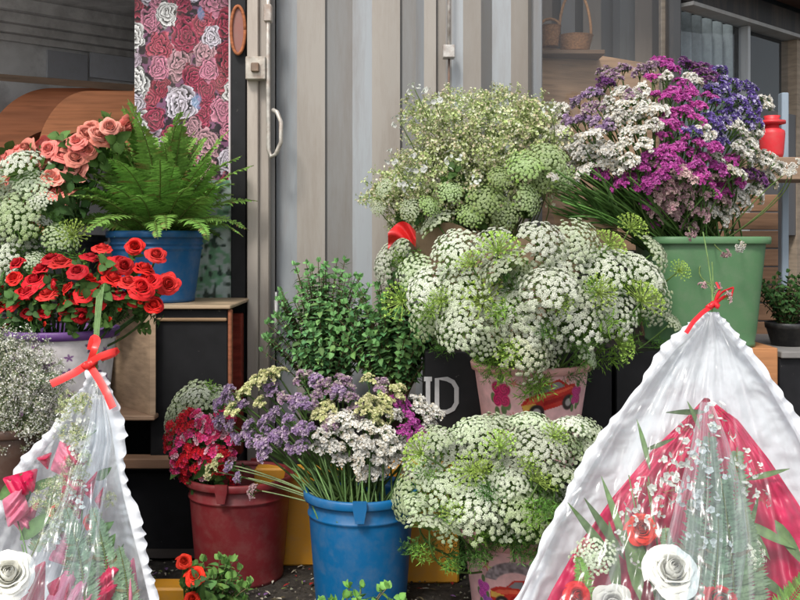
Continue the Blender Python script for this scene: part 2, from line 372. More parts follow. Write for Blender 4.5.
def frond(seed, droop, c=(.10,.22,.035), n=34, wid=.15):
    r_ = np.random.default_rng(seed); mb = MB(); c = A(*c)
    t = np.linspace(0, 1, 14); path = np.stack([droop*t**2*.75, .04*np.sin(t*3), t-droop*.42*t**2.6], 1)
    tube(mb, path, np.linspace(.010, .003, 14), A(.16,.22,.05), 4)
    for i in range(n):
        s = .10+.88*i/n; b = np.array([np.interp(s, t, path[:, k]) for k in range(3)])
        tg = nrm(np.array([np.interp(min(1, s+.03), t, path[:, k]) for k in range(3)])-b+1e-6)
        sd = nrm(np.cross(tg, A(0, 1, 0)));  nn = sd if sd[2] > 0 else -sd; side = nrm(np.cross(nn, tg))
        L = wid*(min(1, (s+.05)/.3)**.7)*(1-max(0, s-.35)/.68)**.75+.012
        for sg in (-1, 1):
            d = nrm(side*sg+tg*.35+nn*r_.uniform(-.05, .25)); leaf(mb, b, d, nn, L*r_.uniform(.85, 1.1), .015, c*r_.uniform(.6, 1.6), fold=.1, curl=r_.uniform(0, .6), segs=3, tip=(c*1.3 if r_.random() > .06 else A(.25,.16,.06)))
    return mb.mesh('fern_frond', 'leaf')
FR = [frond(s, d, c=(.16,.31,.06), wid=.165) for s, d in ((1,.25),(2,.5),(3,.8),(4,1.05),(5,.38))]
PALEF = [frond(8, .15, (.16,.24,.14), 40, .13)]
# ------------------------------------------------------------------ placing cut flowers
def cutflower(name, head, headname, pos, normal, size, base, label, cat, group, stemc=(.10,.18,.04), sr=.0022, leaves=None, nleaf=0, leafsize=.1, roll=None, offset=0., leafrange=(.45,.9)):
    pos = np.array(pos, float); base = np.array(base, float); normal = nrm(normal)
    root = thing(name, label, cat, tuple(base), group)
    B = basis(normal, rng.uniform(0, 6.28) if roll is None else roll)
    link(headname, head, root, mat=mat4(B, pos-base, size))
    L = np.linalg.norm(pos-base)
    path = bez((0,0,0), (pos-base)-normal*L*.45, (pos-base)-normal*offset*size, 9)
    mb = MB(); tube(mb, path, np.linspace(sr*1.3, sr, 9), A(*stemc), 5); link('stem', mb.mesh('stem', 'stem'), root)
    for i in range(nleaf):
        t = rng.uniform(*leafrange); k = t*8; i0 = int(k); p = path[i0]*(1-(k-i0))+path[min(8, i0+1)]*(k-i0)
        tg = nrm(path[min(8, i0+1)]-path[i0]); d = nrm(tg*.5+rng.normal(0, .7, 3)+A(0,-.35,.0))
        link('leaf', leaves[rng.integers(len(leaves))], root, mat=mat4(basis(d, rng.uniform(0, 6)), p, leafsize*rng.uniform(.7, 1.2)))
    return root
def where(px, py, x0, x1, y0, y1):
    a = 'left' if px < x0+(x1-x0)/3 else ('right' if px > x0+2*(x1-x0)/3 else 'middle')
    b = 'top' if py < y0+(y1-y0)/3 else ('bottom' if py > y0+2*(y1-y0)/3 else 'centre')
    return {('left','top'):'at the upper left','('*0+'x':''}.get((a, b)) or {('middle','centre'):'at the heart',('middle','top'):'along the top',('middle','bottom'):'along the bottom',
        ('left','centre'):'on the left side',('right','centre'):'on the right side',('right','top'):'at the upper right',('left','bottom'):'at the lower left',('right','bottom'):'at the lower right'}[(a, b)]

# ------------------------------------------------------------------ buckets and pots
def bucket(name, label, px, py_rim, Y, wpx, h, c, taper=.78, sq=0., handle=True, rotz=0., ribs=2, group=None, lug=None):
    """px,py_rim: centre of the front rim line; Y: depth of the bucket centre"""
    c = A(*c); w = wpx/F*Y/2; p = P(px, py_rim, Y-w); ctr = Vector(((px-400)/F*Y, Y, p.z))
    base = (ctr.x, ctr.y, ctr.z-h); root = thing(name, label, 'bucket', base, group); R = w
    mb = MB(); rb = R*taper
    prof = [(0.001, .012), (rb*.93, .012), (rb*.95, 0), (rb, .002)]
    def rad(z): return rb+(R*.955-rb)*z/h
    prof += [(rad(.012), .012), (rad(.02)*.985, .018)]
    for z in np.linspace(.05, h-.07, 8): prof.append((rad(z), z))
    for k in range(ribs):
        z = h-.062+k*.016; prof += [(rad(z), z), (rad(z)+.004, z+.003), (rad(z)+.004, z+.007), (rad(z), z+.010)]
    prof += [(rad(h-.022), h-.022)]
    prof += [(rad(h)-.003, h-.012), (rad(h)-.006, h-.03), (rb*1.05, h*.5), (rb*.9, .02), (0.001, .018)]
    lathe(mb, prof, c, 64, sq, rotz=rotz); link('body', mb.mesh('bucket_body', 'plastic'), root)
    mb = MB(); lathe(mb, [(rad(h)-.001, h-.020), (R+.001, h-.022), (R+.003, h-.018), (R+.004, h-.004), (R+.001, h+.001), (rad(h)-.002, h), (rad(h)-.004, h-.010)], c*1.08, 64, sq, rotz=rotz)
    link('rim', mb.mesh('bucket_rim', 'plastic'), root)
    if handle:
        la = -math.pi/2+(lug or 0)
        for s in (0, 1):
            a = la+s*math.pi; d = A(math.cos(a), math.sin(a), 0); t = A(-d[1], d[0], 0); mb = MB()
            q = d*(R+.004)
            G = [q-t*.018+A(0,0,h+.006), q+t*.018+A(0,0,h+.006), q+t*.018+A(0,0,h-.012), q+t*.011+A(0,0,h-.046), q-t*.011+A(0,0,h-.046), q-t*.018+A(0,0,h-.012)]
            V = G+[g+d*.010 for g in G]
            mb.add(V, [(5,4,3,2,1,0), (6,7,8,9,10,11)]+[(i, (i+1) % 6, (i+1) % 6+6, i+6) for i in range(6)], c*1.05)
            link('handle_lug', mb.mesh('handle_lug', 'plastic', False), root)
    # dark water/stalk level so the inside does not look empty
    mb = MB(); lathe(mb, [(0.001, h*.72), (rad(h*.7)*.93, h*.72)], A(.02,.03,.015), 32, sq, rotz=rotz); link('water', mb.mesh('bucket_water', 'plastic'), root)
    root['R'] = R; return root, np.array((ctr.x, ctr.y, ctr.z))

# ---- painted prints (vertex colour) ------------------------------------------------
def blend(C, m, c): m = m[..., None]; return C*(1-m)+A(*c)*m
def sm(x, e): return np.clip(.5-x/e, 0, 1)
def hashn(x, y, s=0.):
    return np.modf(np.abs(np.sin(x*127.1+y*311.7+s)*43758.5453))[0]
def vnoise(x, y, s=0.):
    xi, yi = np.floor(x), np.floor(y); fx, fy = x-xi, y-yi; fx = fx*fx*(3-2*fx); fy = fy*fy*(3-2*fy)
    return (hashn(xi, yi, s)*(1-fx)+hashn(xi+1, yi, s)*fx)*(1-fy)+(hashn(xi, yi+1, s)*(1-fx)+hashn(xi+1, yi+1, s)*fx)*fy
def poly(x, y, pts):
    """inside mask"""
    m = np.zeros(x.shape, bool); n = len(pts)
    for i in range(n):
        x0, y0 = pts[i]; x1, y1 = pts[(i+1) % n]
        if y0 == y1: continue
        cnd = ((y0 > y) != (y1 > y)) & (x < (x1-x0)*(y-y0)/(y1-y0)+x0); m ^= cnd
    return m.astype(float)
def star(C, x, y, cx, cy, r, rot=0.):
    dx, dy = x-cx, y-cy; rr = np.hypot(dx, dy); th = np.arctan2(dy, dx)+rot
    k = np.abs(((th/(2*math.pi/5)) % 1)-.5)*2
    C = blend(C, sm(rr-r*(.28+.72*k**4), .0015), (.62,.12,.09))
    return blend(C, sm(rr-r*.22, .002), (.75,.3,.2))
def rosebunch(C, x, y, cx, cy, r, c=(.55,.02,.12)):
    n = vnoise(x/r*5, y/r*5, cx*9)
    for dx, dy in ((.2,-1.2),(-.5,-1.4),(.6,-.8),(-.8,-.3),(.1,1.3)):
        u = (x-cx-dx*r)/(.28*r); v = (y-cy-dy*r)/(.42*r); C = blend(C, sm(u*u+v*v-1, .4), (.12,.20,.07))
    for dx, dy, s in ((0,0,.62),(-.35,.55,.5),(.4,.45,.5),(.35,-.45,.48),(-.35,-.5,.48)):
        rr = np.hypot(x-cx-dx*r, y-cy-dy*r)/(s*r); m = sm(rr-1, .15)
        sh = .5+.5*np.sin(rr*13+3*np.arctan2(y-cy-dy*r, x-cx-dx*r)); C = C*(1-m[..., None])+(A(*c)*(.45+.75*sh+.3*n)[..., None])*m[..., None]
    return C
def car(C, x, y, cx, cy, s, flip=1, tilt=.0):
    u = ((x-cx)*math.cos(tilt)+(y-cy)*math.sin(tilt))*flip/s; v = (-(x-cx)*math.sin(tilt)+(y-cy)*math.cos(tilt))/s
    body = [(-1,-.25),(-1.02,.12),(-.8,.28),(-.45,.34),(-.2,.62),(.45,.66),(.75,.36),(1.05,.30),(1.12,-.02),(1.0,-.28)]
    C = blend(C, poly(u, v, body), (.55,.03,.02))
    C = blend(C, poly(u, v, [(-.95,.0),(-.7,.2),(-.2,.28),(.9,.26),(1.0,.18),(-.1,.16)]), (.78,.12,.06))
    C = blend(C, poly(u, v, [(-.38,.34),(-.16,.56),(.10,.58),(.10,.34)]), (.25,.24,.25))
    C = blend(C, poly(u, v, [(.16,.34),(.16,.58),(.42,.58),(.62,.35)]), (.30,.27,.27))
    C = blend(C, poly(u, v, [(-1.0,-.12),(-.55,-.12),(-.5,.05),(-1.0,.08)]), (.75,.42,.08))
    C = blend(C, poly(u, v, [(-.3,-.1),(.8,-.1),(.9,.05),(-.2,.05)]), (.36,.01,.01))
    for wx in (-.55, .68):
        r = np.hypot(u-wx, (v+.26)); C = blend(C, sm(r-.27, .05), (.03,.02,.02)); C = blend(C, sm(r-.13, .05), (.45,.40,.38))
    return C
def pinkprint(x, y, kind):
    C = np.ones(x.shape+(3,))*A(.86,.50,.49); C *= (.93+.12*vnoise(x*30, y*30, 3))[..., None]
    if kind == 0:
        C = rosebunch(C, x, y, -.112, .218, .036); C = star(C, x, y, -.068, .255, .018, .4); C = star(C, x, y, -.075, .16, .014, 1)
        C = car(C, x, y, .035, .205, .084, 1, .25); C = rosebunch(C, x, y, .128, .215, .026, (.5,.05,.2)); C = star(C, x, y, .085, .262, .013, .9); C = rosebunch(C, x, y, .075, .12, .022, (.4,.05,.3))
        C = rosebunch(C, x, y, -.02, .12, .02)
    else:
        C = star(C, x, y, -.095, .232, .019, .2)
        r = np.hypot((x+.02), (y-.175)*1.15); n = vnoise(x*160, y*160)
        m = sm(np.abs(r-.073)-.016, .003)*(y > .20); C = C*(1-m[..., None])+(A(.30,.24,.25)*(.45+1.1*n)[..., None])*m[..., None]
        C = car(C, x, y, -.01, .155, .078, 1, -.1); C = rosebunch(C, x, y, -.112, .165, .024, (.6,.08,.42)); C = rosebunch(C, x, y, -.10, .13, .02, (.35,.1,.4))
    return C
def potprint(name, label, px, py_rim, Y, wpx, h, fn, rimc, taper=.74, rimh=.022, group=None, cat='flower pot'):
    w = wpx/F*Y/2; z = P(px, py_rim, Y-w).z; x = (px-400)/F*Y
    root = thing(name, label, cat, (x, Y, z-h), group); R = w*.95; rb = R*taper
    nu, nv = 420, 130; a = np.linspace(-math.pi, math.pi, nu)[:, None]-math.pi/2; zz = np.linspace(.001, h-rimh, nv)[None, :]
    rr = rb+(R-rb)*zz/h+.0
    G = np.stack([rr*np.cos(a), rr*np.sin(a), zz+0*a], -1)
    u = (a+math.pi/2)*(R*.92)+0*zz; v = zz+0*a
    mb = MB(); grid(mb, G[:, ::-1], fn(u[:, ::-1], v[:, ::-1])); lathe(mb, [(rb, .001), (.001, .004)], A(.5,.3,.3), 32)
    link('body', mb.mesh('pot_body', 'print'), root)
    mb = MB(); lathe(mb, [(R-.004, h-rimh-.002), (R+.006, h-rimh), (R+.010, h-.004), (R+.007, h), (R-.002, h), (R-.006, h-.01), (rb*1.02, .05), (.001, .045)], A(*rimc), 64)
    link('rim', mb.mesh('pot_rim', 'plastic'), root)
    mb = MB(); lathe(mb, [(.001, h*.85), (R*.92, h*.85)], A(.03,.035,.02), 32); link('soil', mb.mesh('pot_soil', 'ground'), root)
    return root, np.array((x, Y, z))

exec_order = None
# ================================================================== SETTING
mb = MB(); G = np.zeros((60, 60, 3)); xs = np.linspace(-1, 1, 60)
sx = np.sign(xs)*np.abs(xs)**2.2*30
G[..., 0] = sx[:, None]; G[..., 1] = (sx+2.6)[None, :]; G[..., 2] = 0
for i in range(60):
    for j in range(60): G[i, j, 2] = .004*math.sin(i*1.7+j*2.3) if abs(G[i, j, 0]) < 3 else 0
grid(mb, G, A(.040,.036,.032)); struct('ground', mb.mesh('ground', 'ground'))
mb = MB(); grid(mb, np.array([[(x, y, .008+.0*x) for y in np.linspace(-25, 1.75, 20)] for x in np.linspace(-25, 25, 20)]), A(.34,.33,.31)); struct('bounce_pavement', mb.mesh('bounce_pavement', 'wall'))  # pale paving out of frame, added to bounce fill light upward
# loose grit and fallen petals lie on the ground as one uncountable layer
mb = MB()
for i in range(420):
    x, y = rng.uniform(-.9, .5), rng.uniform(2.2, 3.05); leaf(mb, (x, y, .009), (math.cos(i), math.sin(i), .1), (0,0,1), rng.uniform(.008, .03), rng.uniform(.002, .006), [A(.16,.20,.06), A(.4,.36,.28), A(.30,.02,.02), A(.10,.08,.04), A(.5,.48,.4), A(.2,.1,.25)][rng.integers(6)], segs=3)
for i in range(1500):
    x, y = rng.uniform(-1.0, .6), rng.uniform(2.1, 3.1); s = rng.uniform(.0015, .006); a = rng.uniform(0, 6)
    c = [A(.12,.10,.08), A(.25,.22,.17), A(.06,.05,.04), A(.3,.3,.22), A(.10,.12,.04)][rng.integers(5)]
    mb.add([(x+s*math.cos(a+k*2.1)*rng.uniform(.6, 1.5), y+s*math.sin(a+k*2.1), .006) for k in range(3)]+[(x, y, .006+s)], [(0,1,3), (1,2,3), (2,0,3)], c)
o = link('litter', mb.mesh('litter', 'wall', False)); tag(o, 'grit and crushed plant litter scattered on the dark ground', 'litter'); o['kind'] = 'stuff'

# --- corrugated container ---------------------------------------------------------
YW = 3.5; k = YW/F
BEIGE, SHADE_DK, SKY_BLU = A(.315,.288,.255), A(.235,.232,.225), A(.285,.305,.322)  # sky tint and shade painted onto the rib slopes beside plain beige
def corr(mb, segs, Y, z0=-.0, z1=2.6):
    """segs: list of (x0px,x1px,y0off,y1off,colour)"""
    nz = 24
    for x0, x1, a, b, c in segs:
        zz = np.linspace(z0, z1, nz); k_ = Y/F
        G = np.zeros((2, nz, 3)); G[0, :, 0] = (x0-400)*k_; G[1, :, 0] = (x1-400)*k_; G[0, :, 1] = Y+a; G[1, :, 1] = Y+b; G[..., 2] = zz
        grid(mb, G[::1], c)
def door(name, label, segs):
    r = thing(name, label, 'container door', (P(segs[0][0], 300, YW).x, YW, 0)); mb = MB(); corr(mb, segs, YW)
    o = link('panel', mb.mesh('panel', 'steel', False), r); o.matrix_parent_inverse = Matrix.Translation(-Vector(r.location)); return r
def part(name, mb, mat, parent, smooth=False):
    o = link(name, mb.mesh(name, mat, smooth), parent); o.matrix_parent_inverse = Matrix.Translation(-Vector(parent.location)); return o
d1 = door('container_door', 'left leaf of the beige corrugated steel container door, rib shading painted, with bent pull handle',
  [(268,275,.0,.0,SHADE_DK),(275,297,.035,.0,SKY_BLU),(297,325,0,0,BEIGE),(325,327,0,.012,SHADE_DK*.6),(327,352,.012,.04,SHADE_DK),(352,372,.04,.0,SKY_BLU*1.05),(372,400,0,0,BEIGE),(400,402,0,.01,SHADE_DK*.5),(402,416,.012,.03,SHADE_DK*1.1),(416,424,.03,.0,SKY_BLU*.7)])
pst = MB(); kx = lambda px, Y: (px-400)/F*Y
boxm(pst, (kx(247,3.42), 3.42, 0), (kx(258,3.42), 3.50, 2.6), A(.42,.37,.32)); part('door_edge', pst, 'steel', d1)
pst = MB(); boxm(pst, (kx(258.3,3.43), 3.44, 0), (kx(268.5,3.43), 3.50, 2.6), A(.33,.29,.25)); part('frame_strip', pst, 'steel', d1)
def Z(py, Y): return CH-(py-HOR)/F*Y
mbx = MB(); boxm(mbx, (kx(246,3.4), 3.385, Z(80,3.4)), (kx(266,3.4), 3.425, Z(57,3.4)), A(.46,.42,.36)); boxm(mbx, (kx(252,3.4), 3.37, Z(73,3.4)), (kx(260,3.4), 3.39, Z(64,3.4)), A(.2,.14,.1)); part('latch', mbx, 'rod', d1)
for y0, y1 in ((5, 22),):
    mbx = MB(); boxm(mbx, (kx(264,3.4), 3.385, Z(y1,3.4)), (kx(272,3.4), 3.425, Z(y0,3.4)), A(.40,.36,.32)); part('rod_bracket', mbx, 'rod', d1)
mbx = MB(); tube(mbx, [P(268,-60,3.40), P(268,60,3.40), P(268.5,150,3.40), P(271,157,3.40), P(276,154,3.385), P(281,142,3.375), P(281,122,3.375), P(277,112,3.385), P(273,110,3.40)], .0075, A(.50,.47,.42), 8); part('handle', mbx, 'rod', d1, True)
mbx = MB(); tube(mbx, [P(276,300,3.42), P(276,345,3.42)], .007, A(.5,.5,.48), 8); tube(mbx, [P(276,292,3.42), P(276,301,3.42)], .004, A(.5,.5,.48), 8); part('bolt', mbx, 'rod', d1, True)
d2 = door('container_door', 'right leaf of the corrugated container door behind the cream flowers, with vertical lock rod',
  [(424,436,0,0,BEIGE),(436,438,0,.02,SHADE_DK*.6),(438,446,.02,.02,BEIGE*.85),(446,452,.02,.02,SHADE_DK),(452,463,.02,.0,SKY_BLU*1.25),(463,481,0,0,BEIGE*.82),(481,493,.0,.035,SHADE_DK*.75),(493,511,.035,.0,SKY_BLU*1.05),(511,528,0,0,BEIGE*.75),(528,541,0,.03,SHADE_DK*.7)])
mbx = MB(); tube(mbx, [P(449,-80,3.46), P(449,52,3.46)], .006, A(.5,.48,.45), 8); tube(mbx, [P(449,52,3.46), P(449,400,3.46)], .004, A(.16,.12,.10), 8); part('lock_rod', mbx, 'rod', d2, True)
mbx = MB(); boxm(mbx, (kx(443,3.44), 3.43, Z(58,3.44)), (kx(455,3.44), 3.475, Z(45,3.44)), A(.5,.48,.45)); part('rod_bracket', mbx, 'rod', d2)
mbx = MB(); boxm(mbx, (kx(533,3.47), 3.46, 0), (kx(542,3.47), 3.60, 2.6), A(.20,.21,.22)); part('corner_post', mbx, 'steel', d2)
# --- shop interior on the left -----------------------------------------------------
def wallsheet(name, pts, c, mat='wall', y=None):
    mb = MB(); n = len(pts); mb.add([tuple(p) for p in pts], [tuple(range(n))], c); return struct(name, mb.mesh(name, mat, False))
a0, a1 = P(-260, 0, 4.0), P(260, 0, 5.75)
def cz(z, q): return (q.x, q.y, z)
wallsheet('interior_wall', [cz(0, a0), cz(0, a1), cz(2.15, a1), cz(2.15, a0)], A(.72,.73,.74))
wallsheet('interior_ceiling', [(-2.9,3.3,2.16), (-.5,3.3,2.16), (-.5,6,2.16), (-2.9,6,2.16)], A(.8,.8,.8))
wallsheet('interior_side_wall', [(-.56,3.50,0), (-.50,3.50,2.16), (-.50,6,2.16), (-.56,6,0)], A(.03,.03,.03), 'black')
wallsheet('interior_floor', [(-2.9,3.0,.012), (-.5,3.0,.012), (-.5,6,.012), (-2.9,6,.012)], A(.06,.05,.045))
dirv = nrm(np.array(a1-a0)*A(1,1,0)); nv = A(dirv[1], -dirv[0], 0)
def along(t0, t1, out0, out1, z0, z1, c, name, mat, parent=None):
    """block running along the interior wall between fractions t0 and t1"""
    p0 = np.array(a0)+dirv*t0; p1 = np.array(a0)+dirv*t1; V = []
    for z in (z0, z1):
        for p, o_ in ((p0, out0), (p1, out0), (p1, out1), (p0, out1)):
            q = p+nv*o_; V.append((q[0], q[1], z))
    mb = MB(); mb.add(V, [(3,2,1,0), (4,5,6,7), (0,1,5,4), (1,2,6,5), (2,3,7,6), (3,0,4,7)], c)
    return mb
tot = float(np.linalg.norm(np.array(a1-a0)[:2]))
cor = MB()
for i, (o1, z0, z1) in enumerate(((.16, 2.10, 2.158), (.11, 2.05, 2.098), (.07, 2.01, 2.048), (.03, 1.975, 2.008))):
    m_ = along(0, tot, .004, o1, z0, z1, A(.8,.8,.8)-i*.03, '', ''); cor.add(np.concatenate(m_.V), m_.F, m_.C[0])
co = link('cornice', cor.mesh('cornice', 'wall', False)); tag(co, 'stepped grey cornice moulding where the dim ceiling meets the back wall', 'moulding')
def tpx(px):  # fraction on the wall for a pixel column
    s = (px-400)/F; # point a0+dirv*t, x/y=s
    return (s*a0.y-a0.x)/(dirv[0]-s*dirv[1])
for i, (x0, x1) in enumerate(((46, 86), (89, 133))):
    t0, t1 = tpx(x0), tpx(x1); Yq = a0.y+dirv[1]*(t0+t1)/2
    m_ = along(t0, t1, .004, .02, Z(80, Yq), Z(53, Yq), A(.62,.65,.72)*(.75 if i == 0 else 1), '', ''); o = link('wall_panel', m_.mesh('wall_panel', 'plastic', False))
    tag(o, ('darker left' if i == 0 else 'lighter right')+' glossy grey panel on the back wall under the cornice', 'panel')
# plank shelf and curved wooden pieces
mb = MB(); p = [P(-120,64,4.0), P(150,86,4.3), P(150,86,4.6), P(-120,64,4.25)]
V = [tuple(q) for q in p]+[(q.x, q.y, q.z-.03) for q in p]; mb.add(V, [(0,1,2,3), (7,6,5,4), (0,4,5,1), (1,5,6,2), (2,6,7,3), (3,7,4,0)], A(.15,.10,.065))
o = link('plank_shelf', mb.mesh('plank_shelf', 'woodh', False)); tag(o, 'rough brown plank shelf above the arched cabinet, under the grey panels', 'shelf')
def archpiece(cx, top, rx_out, ry_out, rx_in, ry_in, xr, Y, dep, c, zb, name, label):
    outer = []; inner = []; n = 26; k_ = Y/F
    for i in range(n+1):
        a = math.pi-(math.pi/2)*i/n*1.0; outer.append((cx+rx_out*math.cos(a), top+ry_out-ry_out*math.sin(a))); inner.append((cx+rx_in*math.cos(math.pi-math.pi*i/n*.5), top+ry_out-ry_in*math.sin(math.pi*i/n*.5)))
    for i in range(1, 9): outer.append((cx+(xr-cx)*i/8, top)); inner.append((cx+(xr-cx)*i/8, top+ry_out-ry_in*math.sqrt(max(0., 1-((xr-cx)*i/8/rx_in*.9)**2))))
    mb = MB(); m = len(outer)
    O = [P(x, y, Y) for x, y in outer]; I = [P(x, y, Y) for x, y in inner]
    O.insert(0, Vector((O[0].x, Y, zb))); I.insert(0, Vector((I[0].x, Y, zb))); m += 1
    V = [tuple(q) for q in O]+[tuple(q) for q in I]+[(q.x, q.y+dep, q.z) for q in O]+[(q.x, q.y+dep, q.z) for q in I]
    Fc = []
    for i in range(m-1): Fc += [(i, i+1, m+i+1, m+i), (2*m+i+1, 2*m+i, 3*m+i, 3*m+i+1), (i+1, i, 2*m+i, 2*m+i+1), (m+i, m+i+1, 3*m+i+1, 3*m+i)]
    mb.add(V, Fc, c); o = link(name, mb.mesh(name, 'woodh', False)); tag(o, label, 'cabinet'); return o
archpiece(88, 91, 52, 74, 44, 34, 150, 3.95, .3, A(.50,.19,.08), .9, 'arched_cabinet', 'reddish brown cabinet front with a rounded arch opening behind the coral roses')
archpiece(52, 88, 72, 82, 40, 40, 150, 4.28, .3, A(.44,.16,.07), .9, 'arched_cabinet', 'darker rounded wooden cabinet end behind the arched cabinet front')
boxo('dark_counter', (-2.4, 3.75, .02), (-.55, 4.7, .92), A(.03,.022,.02), 'black'); tag(bpy.data.objects['dark_counter'], 'dark counter under the arched cabinet, behind the roses and fern', 'counter')
# rose printed panel ---------------------------------------------------------------
x0, x1 = kx(135,3.55), kx(230,3.55); zlo, zhi = Z(205,3.55), 2.25; nu, nvv = 170, 560
u = np.linspace(x0, x1, nu)[:, None]; v = np.linspace(zlo, zhi, nvv)[None, :]
U = u+0*v; W = v+0*u
C = np.ones(U.shape+(3,))*A(.012,.006,.01)
r2 = np.random.default_rng(12); pts = []
for tries in range(5000):
    q = (r2.uniform(x0-.02, x1+.02), r2.uniform(zlo, zhi)); r = r2.uniform(.032, .056)
    if all(math.hypot((q[0]-a)*1.0, (q[1]-b)*.8) > (r+rr)*.70 for a, b, rr in pts): pts.append((*q, r))
pal = [A(.34,.02,.06), A(.38,.03,.08), A(.62,.22,.32), A(.78,.78,.76), A(.50,.40,.48), A(.45,.06,.10), A(.55,.30,.34), A(.68,.62,.70), A(.32,.02,.05)]
C = C*1.0
bgn = vnoise(U*90, W*90, 5); C = C+(A(.16,.06,.12)*(bgn > .6)[..., None])
for (a, b, r) in pts:
    c = pal[r2.integers(len(pal))]; ph = r2.uniform(0, 6)
    dx, dy = (U-a), (W-b)*.82; wob = vnoise(U*55, W*55, a*50)-.5+.5*(vnoise(U*140, W*140, a*9)-.5); rr = np.hypot(dx, dy)/r+wob*.36; th = np.arctan2(dy, dx)
    R5 = 1.05+.09*np.cos(5*th+ph); m = sm(rr-R5, .05)
    sp = rr*3.6+th/(2*math.pi)*1+.25*np.sin(3*th+ph*2+rr*4); s = sp % 1.0
    sh = np.clip(.10+1.15*s**1.3, 0, 1.3); dark = sm(s-.24-.25*wob, .12)
    cc = A(*c)[None, None]*sh[..., None]+A(.35,.30,.32)*np.clip(s-.80, 0, 1)[..., None]*1.6
    cc = cc*(1-.93*dark[..., None])*.92; C = C*(1-m[..., None])+cc*m[..., None]
for (a, b) in ((kx(200,3.55), Z(14,3.55)), (kx(196,3.55), Z(100,3.55))):
    m = sm(np.hypot(U-a, (W-b)*.7)-.004-.026*vnoise(U*60, W*60), .006)*.55; C = blend(C, m, (.14,.32,.55))
mb = MB(); G = np.stack([U, 3.55+.006*np.sin(U*40)+0*W, W], -1); grid(mb, G, C)
r = thing('rose_curtain', 'tall hanging panel printed with crimson pink and white roses, above the fern', 'curtain', ((x0+x1)/2, 3.55, zlo))
part('print', mb, 'print', r, True)
mb = MB(); boxm(mb, (x1-.002, 3.53, zlo), (x1+.006, 3.57, zhi), A(.65,.6,.6)); part('edge_trim', mb, 'plastic', r)
# marbled green board below it
nu, nvv = 50, 130; x0b, x1b = kx(160,3.48), kx(231,3.48); U = np.linspace(x0b, x1b, nu)[:, None]+0*np.zeros((1, nvv)); W = np.linspace(Z(318,3.48), Z(180,3.48), nvv)[None, :]+0*U
n1 = vnoise(U*40, W*40, 1)*.6+vnoise(U*95, W*95, 2)*.4; C = np.ones(U.shape+(3,))*A(.42,.50,.46); C = blend(C, np.clip((n1-.45)*6, 0, 1), (.16,.36,.20)); n2 = vnoise(U*60+9, W*50, 4); C = blend(C, np.clip((n2-.68)*8, 0, 1), (.03,.06,.04))
mb = MB(); grid(mb, np.stack([U, 3.48+0*U, W], -1), C); o = link('marbled_board', mb.mesh('marbled_board', 'print')); tag(o, 'pale green marbled board standing behind the blue fern bucket', 'board')
boxo('dark_gap_strip', (kx(231,3.46), 3.46, 0), (kx(246,3.46), 3.52, 2.6), A(.012,.012,.013), 'black'); tag(bpy.data.objects['dark_gap_strip'], 'dark strip standing in for the shaded gap between rose print and container door', 'post')  # shaded gap put in as a dark strip
# oval mirror in front of the dark gap strip
mb = MB(); a = np.linspace(0, 2*math.pi, 33)
tube(mb, [P(238+7*math.cos(t), 30+24*math.sin(t), 3.44) for t in a], .006, A(.35,.12,.05), 6); 
mr_ = thing('oval_mirror', 'small reddish oval mirror hanging over the dark gap strip', 'mirror', tuple(P(240,30,3.45))); part('frame', mb, 'wood', mr_, True)
mb = MB(); mb.add([tuple(P(238,30,3.445))]+[tuple(P(238+6.5*math.cos(t), 30+23*math.sin(t), 3.445)) for t in a[:-1]], [(0, i+1, (i+1) % 32+1) for i in range(32)], A(.25,.10,.08)); part('glass', mb, 'plastic', mr_)

# --- display boxes on the left ------------------------------------------------------
# upper box: plywood carcass with black front
ub = thing('display_box', 'plywood display box with black front panel, carrying the blue fern bucket', 'wooden box', (P(175,310,3.2).x, 3.2, .0))
zt = Z(305,3.07); fx0, fx1 = kx(150,3.07), kx(229,3.07)
def pb(nm, lo, hi, c, mat, par, **k_):
    m = MB(); boxm(m, lo, hi, c, **k_); return part(nm, m, mat, par)
pb('top_board', (kx(114,3.2)-.05, 3.05, zt-.012), (fx1+.008, 3.46, zt), A(.42,.31,.20), 'woodh', ub)
pb('front_panel', (fx0, 3.072, Z(468,3.07)), (fx1-.004, 3.09, zt-.014), A(.010,.010,.011), 'black', ub)
pb('edge_strip', (fx1-.002, 3.06, 0), (fx1+.010, 3.085, zt-.014), A(.28,.10,.05), 'wood', ub)
pb('edge_strip', (kx(153,3.07), 3.060, Z(321.5,3.06)), (fx1-.006, 3.071, Z(318,3.06)), A(.28,.18,.10), 'woodh', ub)
# plywood side box facing right side of the pot
cb = thing('plywood_crate', 'open plywood crate with pale wood inside, between the violet pot and the black panel', 'wooden crate', (kx(130,3.1), 3.1, .3))
m = MB(); zb0 = Z(415,3.03); xs0, xs1 = kx(108,3.30), kx(150,3.03)
V = [(xs0, 3.30, zb0-.0), (xs1, 3.03, zb0), (xs1, 3.03, zt-.02), (xs0, 3.30, zt-.02)]; V += [(x+.016, y+.006, z) for x, y, z in V]
m.add(V, [(0,1,2,3), (7,6,5,4), (1,5,6,2), (0,4,5,1), (3,2,6,7)], A(.46,.32,.21)); part('side_board', m, 'woodh', cb)
pb('bottom_board', (xs0-.3, 3.02, zb0-.016), (xs1+.016, 3.34, zb0-.001), A(.40,.26,.17), 'woodh', cb)
pb('back_board', (xs0-.30, 3.32, zb0), (xs0+.02, 3.335, zt-.02), A(.06,.045,.035), 'woodh', cb)
lb = thing('display_box', 'lower black box with a rough wooden lip, beside the dark red bucket', 'wooden box', (kx(175,3.1), 3.1, 0))
pb('front_panel', (kx(60,3.1), 3.09, 0.0), (kx(228.5,3.1), 3.45, Z(472,3.1)), A(.010,.010,.012), 'black', lb)
